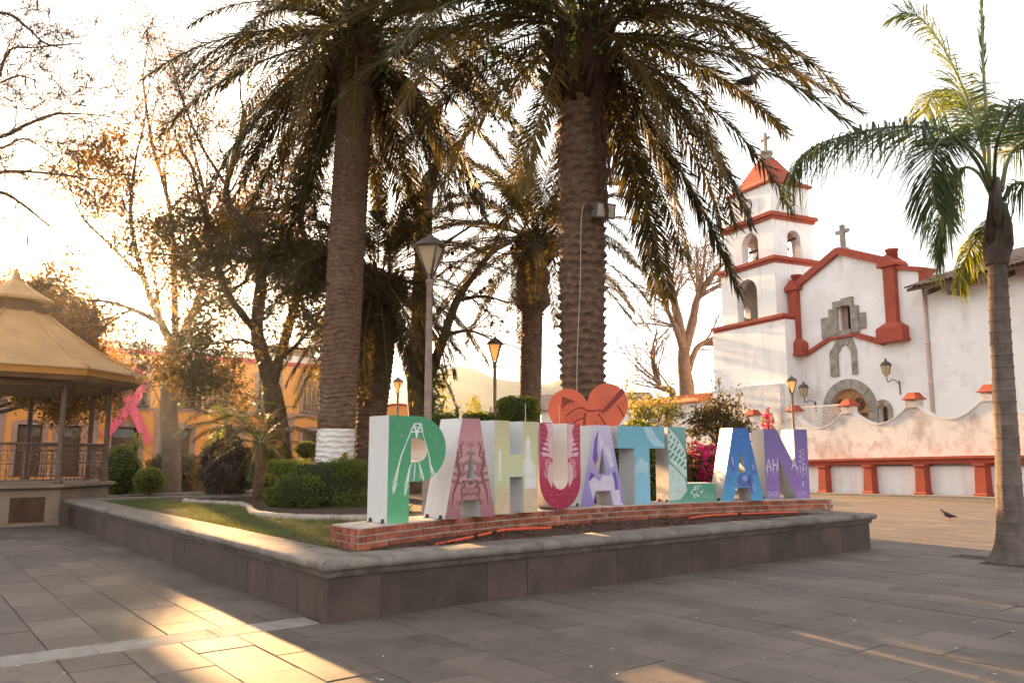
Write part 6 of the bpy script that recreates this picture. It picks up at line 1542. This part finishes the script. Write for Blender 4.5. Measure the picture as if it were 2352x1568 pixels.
tC, tipC = make_tree('shade_tree', 'bare pod bearing tree reaching in beside the bandstand', [[(-13.4, 14.3, -.05), (-13.2, 14.3, 1.6), (-12.7, 14.2, 3.4), (-12.0, 14.2, 5.2), (-11.6, 14.2, 7.5)]] + [[(-12.2 + .4 * i / 6, 14.2, 3.8 + .55 * i)] + [tuple(q) for q in l] for i, l in enumerate([TREES['C'][k] for k in (4, 3, 6, 0, 5, 2, 1)])], [(.24, .13), (.055, .012), (.06, .012), (.04, .01), (.06, .012), (.04, .01), (.045, .01), (.05, .01)], dict(prC, bare=(0,)), M['bark'],
          [('dry_leaves', M['leafwarm'], 500, .05, .04, lambda q: True, .5)], 47, base=(-13.4, 14.3, 0))
r2 = random.Random(5)
for i in range(9):
    q = Vector(tipC[r2.randrange(len(tipC))]); m2 = MB(); l_ = r2.uniform(.18, .34)
    m2.tube([q, q + Vector((.01, 0, -l_ * .3)), q + Vector((.02, 0, -l_ * .7)), q + Vector((.05, .01, -l_))], [.006, .016, .016, .005], 6); m2.build('seed_pod', M['bark'], tC)
prD = dict(wander=.2, trop=.02, rmin=.008, kids=4, ang=(25, 65), shrink=(.5, .7), subs=8, L=1.7, lev=2, rsub=.05)
make_tree('shade_tree', 'leafy sunlit tree behind the bandstand roof', [[(-20.3, 31, -.05), (-20.2, 31, 3), (-20.4, 31, 6.0)]] + [[(-20.3, 31, 3.5), (-18.6, 30.8, 4.9), (-17.0, 31, 5.6)], [(-20.3, 31, 4.2), (-18.3, 30.5, 5.8), (-16.6, 30.6, 6.3)], [(-20.3, 31, 4.8), (-19.4, 31, 6.6), (-18.6, 31, 7.6)], [(-20.3, 31, 4.4), (-22, 31, 6), (-22.8, 31, 7.6)], [(-20.3, 31, 3.6), (-22, 30.8, 4.6), (-23.6, 31, 5.2)], [(-20.3, 31, 3.4), (-19.2, 29.8, 4.2), (-17.4, 29.6, 4.5)], [(-20.3, 31, 3.2), (-18.6, 31.5, 3.9), (-16.9, 31.5, 4.7)], [(-20.3, 31, 3.2), (-21.4, 29.6, 4.0), (-22.8, 29.4, 4.4)], [(-20.3, 31, 3.0), (-17.6, 31, 3.7), (-15.7, 31, 4.2)]], [(.28, .2), (.10, .03), (.10, .03), (.1, .03), (.1, .03), (.1, .03), (.08, .03)], dict(prD, bare=(0,)), M['bark'], [('crown', M['leafwarm'], 52000, .20, .26, lambda q: .886 * q[0] + .464 * q[1] < (.15 if q[2] > 4.8 else .85), .5)], 53, base=(-20.3, 31, 0))
prE = dict(wander=.22, trop=-.02, rmin=.006, kids=3, ang=(25, 70), shrink=(.45, .7), subs=6, L=1.2, lev=2, rsub=.025)
tE, tipE = make_tree('shade_tree', 'broken topped tree with seed balls behind the tall lamp', [[(-2.42, 21.5, -.05)] + TREES['E'][0]] + TREES['E'][1:], [(.40, .20), (.16, .05), (.06, .02), (.06, .02), (.06, .02)], dict(prE), M['barkpale'], [('crown', M['leafdark'], 900, .10, .12, lambda q: True, .42)], 59, base=(-2.42, 21.5, 0))
for i in range(34):
    q = Vector(tipE[r2.randrange(len(tipE))]) - Vector((0, 0, .06)); m2 = MB(); s_ = r2.uniform(.035, .075)
    m2.lathe(q - Vector((0, 0, s_)), [(s_ * .3, 0), (s_ * .9, s_ * .5), (s_, s_), (s_ * .8, s_ * 1.5), (s_ * .2, s_ * 2)], 7); m2.build('seed_ball', M['bark'], tE)
rs = np.random.RandomState(12)
C = np.zeros((900, 3)); C[:, 0] = rs.normal(-2.05, .22, 900); C[:, 1] = rs.normal(21.1, .15, 900); C[:, 2] = rs.uniform(1.3, 3.9, 900)
Q = leaf_quads(C, .34, rs, .13, up=.7); obj('clinging_vine', quads_mesh('clinging_vine', Q, M['leaffern']), tE)
prF = dict(wander=.12, trop=.06, rmin=.016, kids=4, ang=(15, 60), shrink=(.5, .8), subs=10, L=3.6, lev=2, rsub=.07, **{'from': .55})
make_tree('pollarded_tree', 'bare pollarded tree behind the orange capped wall', [[(TREES['F'][0][0][0], 52, -.05)] + TREES['F'][0]] + TREES['F'][1:4] + [[(10.2, 52, -.05), (10.0, 52, 3)] + TREES['F'][4]] + TREES['F'][5:], [(.58, .36), (.36, .18), (.36, .18), (.26, .16), (.30, .16), (.22, .12), (.24, .12)], dict(prF, bare=(0,)), M['barkpale'], [('dry_leaves', M['leafwarm'], 400, .15, .1, lambda q: True, .5)], 61, base=(TREES['F'][0][0][0], 52, 0))

# ---------------------------------------------------------------- shrubs
def sph_pts(n, c, rx, ry, rz, rs, shell=.18, lump=.12, box=0.0):
    d = rs.normal(size=(n, 3)); d /= np.linalg.norm(d, axis=1)[:, None]
    if box: d = np.sign(d) * np.abs(d) ** (1 - box); d /= np.max(np.abs(d), axis=1)[:, None] ** box * np.linalg.norm(d, axis=1)[:, None] ** (1 - box)
    k = 1 - shell * rs.rand(n) ** 1.5
    lum = np.array([noise.noise(Vector(q) * 2.6 + Vector((c[0], c[1], 0))) for q in d]) * lump
    k = k + lum
    return np.array(c) + d * np.array([rx, ry, rz]) * k[:, None]
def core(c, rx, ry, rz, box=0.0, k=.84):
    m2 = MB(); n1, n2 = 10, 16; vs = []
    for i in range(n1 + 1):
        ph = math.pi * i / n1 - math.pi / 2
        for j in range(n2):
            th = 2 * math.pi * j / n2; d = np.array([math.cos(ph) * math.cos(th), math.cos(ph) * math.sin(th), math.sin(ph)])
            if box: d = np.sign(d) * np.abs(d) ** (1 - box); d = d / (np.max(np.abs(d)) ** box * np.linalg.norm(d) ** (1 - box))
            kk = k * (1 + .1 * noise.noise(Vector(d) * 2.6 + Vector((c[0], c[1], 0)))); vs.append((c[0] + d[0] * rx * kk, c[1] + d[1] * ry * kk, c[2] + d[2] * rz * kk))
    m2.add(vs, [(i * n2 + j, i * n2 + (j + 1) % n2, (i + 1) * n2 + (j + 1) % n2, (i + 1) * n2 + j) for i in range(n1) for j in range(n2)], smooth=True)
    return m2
def bush(name, label, cat, c, rx, ry, rz, n, size, leafm, z0, seed, group=None, box=0.0, stem=True, lump=.12, asp=.5, corek=.84, corem=None):
    t = thing(name, label, cat, (c[0], c[1], z0), group); rs = np.random.RandomState(seed)
    C = sph_pts(n, c, rx, ry, rz, rs, lump=lump, box=box); C = C[C[:, 2] > z0 + .01]
    obj('foliage', quads_mesh('foliage', leaf_quads(C, size, rs, asp), leafm), t)
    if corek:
        o = core(c, rx, ry, rz, box, corek).build('inner_twigs', corem or M['hedgecore'], t, fix=False)  # solid fill behind the leaves, no modelled twigs
    if stem:
        m2 = MB(); m2.tube([(c[0], c[1], z0 - .04), (c[0] + .02, c[1], (z0 + c[2]) / 2), (c[0], c[1], c[2])], [.035, .028, .02], 7); m2.build('stem', M['bark'], t)
    return t
bush('clipped_hedge', 'long clipped green hedge between the letter P and painted palm', 'hedge', (-3.75, 16.05, .93), 1.12, .62, .50, 17000, .05, M['leafhedge'], .47, 1, box=.62, stem=True, lump=.09)
bush('clipped_hedge', 'low rounded hedge lobe bulging before the long hedge', 'hedge', (-4.05, 15.55, .80), .52, .35, .34, 4200, .05, M['leafhedge'], .47, 2, box=.3, lump=.14)
bush('ball_shrub', 'tight round green ball shrub left of the dark purple shrub', 'shrub', (-7.62, 20.8, .90), .39, .39, .41, 5200, .045, M['leafhedge'], .48, 3, group='clipped balls', lump=.06)
bush('ball_shrub', 'round green ball shrub on a stem behind the hedge end', 'shrub', (-5.72, 19.2, 1.45), .34, .34, .28, 3600, .045, M['leafhedge'], .48, 4, group='clipped balls', lump=.08)
bush('ball_shrub', 'loose green ball shrub below the stemmed ball', 'shrub', (-5.55, 18.4, .98), .36, .36, .44, 3800, .05, M['leafhedge'], .48, 5, group='clipped balls', lump=.14)
bush('ball_shrub', 'small loose topiary beside the painted palm foot', 'shrub', (-5.2, 20.4, 1.62), .30, .28, .22, 1800, .05, M['leafhedge'], .48, 6, group='clipped balls', lump=.2)
bush('ball_shrub', 'large rounded dark shrub against the bandstand', 'shrub', (-12.1, 25, .95), .62, .6, .85, 5200, .07, M['leafhedge'], 0, 7, group='garden shrubs by the bandstand', lump=.2)
bush('ball_shrub', 'small bright clipped shrub right of the bandstand', 'shrub', (-11.0, 24.6, .72), .48, .45, .40, 3600, .055, M['leafbright'], 0, 8, group='garden shrubs by the bandstand', lump=.1)
bush('ball_shrub', 'shaggy dark shrub at the pale tree trunk foot', 'shrub', (-11.7, 28, .85), .95, .7, .85, 5200, .09, M['leafdark'], 0, 9, group='garden shrubs by the bandstand', lump=.3)
bush('ball_shrub', 'dry yellowish shrub before the ochre doorway', 'shrub', (-10.2, 27.5, .75), .75, .5, .75, 3600, .08, M['leafwarm'], 0, 10, group='garden shrubs by the bandstand', lump=.35, corek=.6)
def spiky(name, label, c, n, L_, w_, m, seed, up=.5, cat='shrub', z0=.48, seg=3, group=None):
    t = thing(name, label, cat, (c[0], c[1], z0), group); r2 = random.Random(seed); vs = MB()
    for i in range(n):
        a = i * 2.39996; e = r2.uniform(up - .5, 1.35); l = L_ * r2.uniform(.7, 1.1)
        d = Vector((math.cos(a) * math.cos(e), math.sin(a) * math.cos(e), math.sin(e))); s = Vector((-math.sin(a), math.cos(a), 0)); p = Vector((c[0], c[1], c[2] + r2.uniform(-.1, .1)))
        prev = None
        for k in range(seg + 1):
            f = k / seg; q = p + d * l * f + Vector((0, 0, -.45 * l * f * f)); ww = w_ * (1 - f) ** .6 * (.6 + .4 * min(1, f * 4)) + .002
            cur = (q - s * ww / 2, q + s * ww / 2)
            if prev: vs.add([prev[0], prev[1], cur[1], cur[0]], [(0, 1, 2, 3)])
            prev = cur
    vs.build('leaves', m, t, fix=False)
    m2 = MB(); m2.tube([(c[0], c[1], z0 - .04), (c[0], c[1], c[2])], [.05, .04], 7); m2.build('stem', M['bark'], t)
    return t
bush('purple_shrub', 'dark purple leafed shrub in front of the young palms', 'shrub', (-6.9, 19.6, 1.15), .62, .5, .72, 2600, .17, M['purpleplant'], .48, 11, lump=.3, asp=.35, corem=M['purpleplant'])
spiky('spiky_plant', 'stiff dark purple spiky plant above the round ball shrub', (-7.25, 19.9, 1.35), 46, .75, .07, M['purpleplant'], 4, up=.6)
spiky('cycad', 'grey green cycad beside the bandstand railing', (-12.3, 26.3, 1.7), 40, 1.1, .08, M['leaffern'], 5, up=.3, z0=0)
spiky('croton', 'yellow leafed croton on top of the hedge before the painted trunk', (-3.45, 16.62, 1.38), 22, .30, .075, M['croton'], 6, up=.4)
spiky('grass_clump', 'strappy grass clump in the gap behind the green letter', (-1.62, 12.55, .52), 70, .42, .014, M['leafhedge'], 7, up=.75, z0=.49)
spiky('agave', 'small spiky agave between the clipped balls', (-1.3, 19, 2.45), 26, .40, .06, M['leaffern'], 8, up=.5, z0=0)
bush('young_conifer', 'thin young conifer beyond the clipped balls', 'tree', (-1.1, 23, 2.6), .22, .22, .62, 700, .09, M['leaffern'], 0, 12, lump=.4, corek=0)
bush('flat_topiary', 'flat topped clipped topiary on a thin stem beside the ringed palm', 'topiary', (.13, 17, 2.44), .50, .42, .30, 5200, .045, M['leafbright'], .45, 13, box=.35, group='clipped topiaries behind the letters', lump=.07)
bush('flat_topiary', 'clipped ball topiary peeping over the pink letter', 'topiary', (-.70, 17, 2.12), .42, .4, .30, 4200, .045, M['leafbright'], .45, 14, box=.2, group='clipped topiaries behind the letters', lump=.08)
bush('flat_topiary', 'clipped ball topiary at the tall lamp pole foot', 'topiary', (-1.42, 16.5, 2.08), .38, .36, .27, 3600, .045, M['leafbright'], .45, 15, box=.2, group='clipped topiaries behind the letters', lump=.08)
bush('garden_shrub', 'dark green shrub seen between the lilac and blue letters', 'shrub', (2.45, 16.5, 1.15), .95, .6, .72, 5200, .08, M['leafhedge'], .0, 16, group='shrubs behind the letters', lump=.25)
bush('garden_shrub', 'dark green shrub seen between the light blue and teal letters', 'shrub', (3.3, 17.3, 1.05), .5, .5, .80, 3600, .08, M['leafdark'], 0, 17, group='shrubs behind the letters', lump=.25)
bush('garden_shrub', 'bright yellow green bush right of the red heart', 'shrub', (2.93, 19, 2.0), .38, .35, .30, 1500, .09, M['leafbright'], 0, 18, group='shrubs behind the letters', lump=.35, corek=.5)
bg = bush('bougainvillea', 'magenta flowering bougainvillea behind the teal letter', 'shrub', (4.2, 18, 1.05), .62, .5, .62, 2600, .08, M['leafhedge'], 0, 19, lump=.3)
rs = np.random.RandomState(77); C = sph_pts(2600, (4.25, 17.9, 1.08), .62, .5, .62, rs, shell=.12, lump=.32); C = C[(C[:, 0] > 4.0) | (rs.rand(len(C)) < .35)]
obj('blossoms', quads_mesh('blossoms', leaf_quads(C, .07, rs, .8), M['magenta']), bg)
sg = bush('bougainvillea', 'thin magenta sprig rising between the blue and purple letters', 'shrub', (6.07, 19, 2.2), .16, .14, .30, 130, .08, M['leafhedge'], 0, 20, lump=.3, corek=0)
C = sph_pts(120, (6.07, 19, 2.28), .15, .14, .30, rs, shell=.6, lump=.3); obj('blossoms', quads_mesh('blossoms', leaf_quads(C, .075, rs, .8), M['magenta']), sg)
prS = dict(wander=.2, trop=.06, rmin=.006, kids=4, ang=(30, 70), shrink=(.5, .75), subs=6, L=.62, lev=2, rsub=.015, **{'from': .6})
make_tree('small_tree', 'small dark leafed tree with thin stem behind teal and blue letters', [[(4.9, 19, -.03), (4.88, 19, .8), (4.84, 19, 1.55), (4.84, 19, 1.8)], [(4.84, 19, 1.75), (4.55, 19, 2.1)], [(4.84, 19, 1.75), (5.15, 19, 2.15)], [(4.84, 19, 1.75), (4.85, 18.8, 2.3)]], [(.045, .035), (.02, .012), (.02, .012), (.02, .01)], prS, M['bark'], [('crown', M['leafdark'], 2600, .11, .10, lambda q: q[2] > 1.75, .45)], 71, base=(4.9, 19, 0))
make_tree('small_tree', 'feathery yellow green sapling right of the red heart', [[(3.5, 20, -.03), (3.45, 20, 1.2), (3.42, 20, 1.9)], [(3.42, 20, 1.8), (3.15, 20, 2.4)], [(3.42, 20, 1.8), (3.75, 20, 2.5)]], [(.04, .03), (.018, .01), (.018, .01)], prS, M['bark'], [('crown', M['leaffern'], 1700, .12, .10, lambda q: q[2] > 1.9, .32)], 73, base=(3.5, 20, 0))
# garden beds beyond
for (p, q, w_, h_), lb in ((((-12.6, 22.7), (-7.2, 29.6), .42, .30), 'low stone kerb running from the bandstand to the trees'), (((-15.3, 30.0), (-11.0, 35.6), .4, .34), 'low stone kerb before the ochre building')):
    p, q = Vector((*p, 0)), Vector((*q, 0)); d = (q - p).normalized(); n_ = Vector((-d.y, d.x, 0)); Ld = (q - p).length
    kf = lambda a, b, z: p + d * a + n_ * b + Vector((0, 0, z))
    t = thing('garden_kerb', lb, 'kerb', p, 'low kerbs of the far garden beds')
    m2 = MB(); m2.box(kf, 0, Ld, 0, w_, -.05, h_ - .08); m2.build('kerb_wall', M['slab'], t); m2 = MB(); m2.bbox(kf, -.04, Ld + .04, -.05, w_ + .05, h_ - .079, h_, .02); m2.build('kerb_coping', M['coping'], t)
m2 = MB(); m2.add([(-13.5, 24.5, .012), (-8, 29.5, .012), (-10.5, 36, .012), (-20, 36, .012), (-20, 27, .012)], [(0, 1, 2, 3, 4)]); tag(m2.build('far_lawn', M['grass'], fix=False), 'green lawn of the far garden', kind='structure')
# ---------------------------------------------------------------- floodlight and wires on the scaly palm
fl = thing('floodlight', 'grey floodlight strapped to the scaly palm trunk', 'floodlight', (1.50, 12.98, 5.55))
FLm = Matrix.Translation((1.54, 12.98, 5.55)) @ Matrix.Rotation(R(24), 4, 'Z') @ Matrix.Rotation(R(14), 4, 'X')
ff = lambda a, b, z: FLm @ Vector((a, b, z))
m2 = MB(); m2.box(ff, -.17, .17, -.05, .10, -.11, .11); m2.box(ff, -.19, .19, -.065, -.0505, -.13, .13); m2.build('housing', M['lightmetal'], fl)
m2 = MB(); m2.box(ff, -.155, .155, -.072, -.0655, -.10, .10); m2.build('glass', M['lensglass'], fl)
m2 = MB(); m2.tube([ff(-.19, 0, .0), ff(-.26, .06, .06), (1.26, 13.03, 5.66)], .012, 6); m2.build('bracket', M['steel'], fl)
m2 = MB(); m2.tube(smooth_pts([(1.20, 13.03, 5.66), (1.16, 13.02, 5.3), (1.14, 13.05, 4.4), (1.08, 13.08, 3.2), (1.06, 13.1, 2.3), (1.05, 13.1, 1.6)], 6), .008, 5); tag(m2.build('cable', M['wire']), 'thin pale cable running down the scaly palm trunk', 'cable')
# ---------------------------------------------------------------- birds
def bird(name, label, loc, rz, s_, pose):
    t = thing(name, label, 'bird', loc, rz=rz)
    m2 = MB(); n = 14
    prof_b = [(-.17, .085, .004, .004), (-.13, .092, .028, .008), (-.09, .10, .036, .016), (-.05, .112, .046, .040), (0, .125, .056, .054), (.05, .142, .055, .058), (.085, .165, .042, .046), (.105, .195, .030, .034), (.118, .222, .027, .028), (.133, .238, .024, .023), (.150, .235, .014, .013), (.158, .232, .006, .006), (.178, .226, .002, .002)]
    vs = [(x, w * math.cos(2 * math.pi * j / n), z + h * math.sin(2 * math.pi * j / n)) for x, z, w, h in prof_b for j in range(n)]
    m2.add([tuple(c * s_ for c in v) for v in vs], [(i * n + j, i * n + (j + 1) % n, (i + 1) * n + (j + 1) % n, (i + 1) * n + j) for i in range(len(prof_b) - 1) for j in range(n)] + [tuple(range(n)), tuple((len(prof_b) - 1) * n + j for j in reversed(range(n)))], smooth=True)
    m2.build('body', M['feather'], t, False)
    for sg in (-1, 1):
        m2 = MB(); pts = [(.06, .15), (.02, .165), (-.08, .135), (-.16, .10), (-.15, .088), (-.05, .098), (.03, .115)]
        m2.extr(lambda x, y, z: Vector((x * s_, sg * (.050 + y) * s_ * (1 if x > -.1 else .55), z * s_)), pts, 0, .010); m2.build('wing', M['feather'], t, False)
        m2 = MB(); m2.tube([(.01 * s_, sg * .022 * s_, .08 * s_), (.005 * s_, sg * .024 * s_, .03 * s_), (.012 * s_, sg * .024 * s_, .004 * s_)], .006 * s_, 5)
        for a in (-.5, 0, .5): m2.tube([(.012 * s_, sg * .024 * s_, .004 * s_), ((.012 + .035 * math.cos(a)) * s_, (sg * .024 + .035 * math.sin(a)) * s_, .003 * s_)], .004 * s_, 4)
        m2.build('leg', M['pinkleg'], t, False)
bird('pigeon', 'dark pigeon walking on the sunlit paving', (9.945, 18.558, 0.0), R(165), 1.05, 0)
bird('blackbird', 'black bird perched on a palm leaf before the tower', (4.20, 13.4, 7.86), R(10), 1.6, 0)
# ================================================================ HAZE
m2 = MB(); m2.box(W, -1560, 1560, -640, 1560, -2.2, 128)
hz_o = m2.build('haze', [])
hm = bpy.data.materials.new('warm_morning_haze'); hm.use_nodes = True
N, L = hm.node_tree.nodes, hm.node_tree.links; N.remove(N['Principled BSDF'])
pv = N.new('ShaderNodeVolumePrincipled'); pv.inputs['Color'].default_value = (0.82, 0.92, 1.0, 1); pv.inputs['Density'].default_value = HAZE_D; pv.inputs['Anisotropy'].default_value = 0.88
L.new(pv.outputs[0], N['Material Output'].inputs['Volume'])
hz_o.data.materials.append(hm)
tag(hz_o, 'thin warm morning haze over the town', 'haze', kind='stuff')
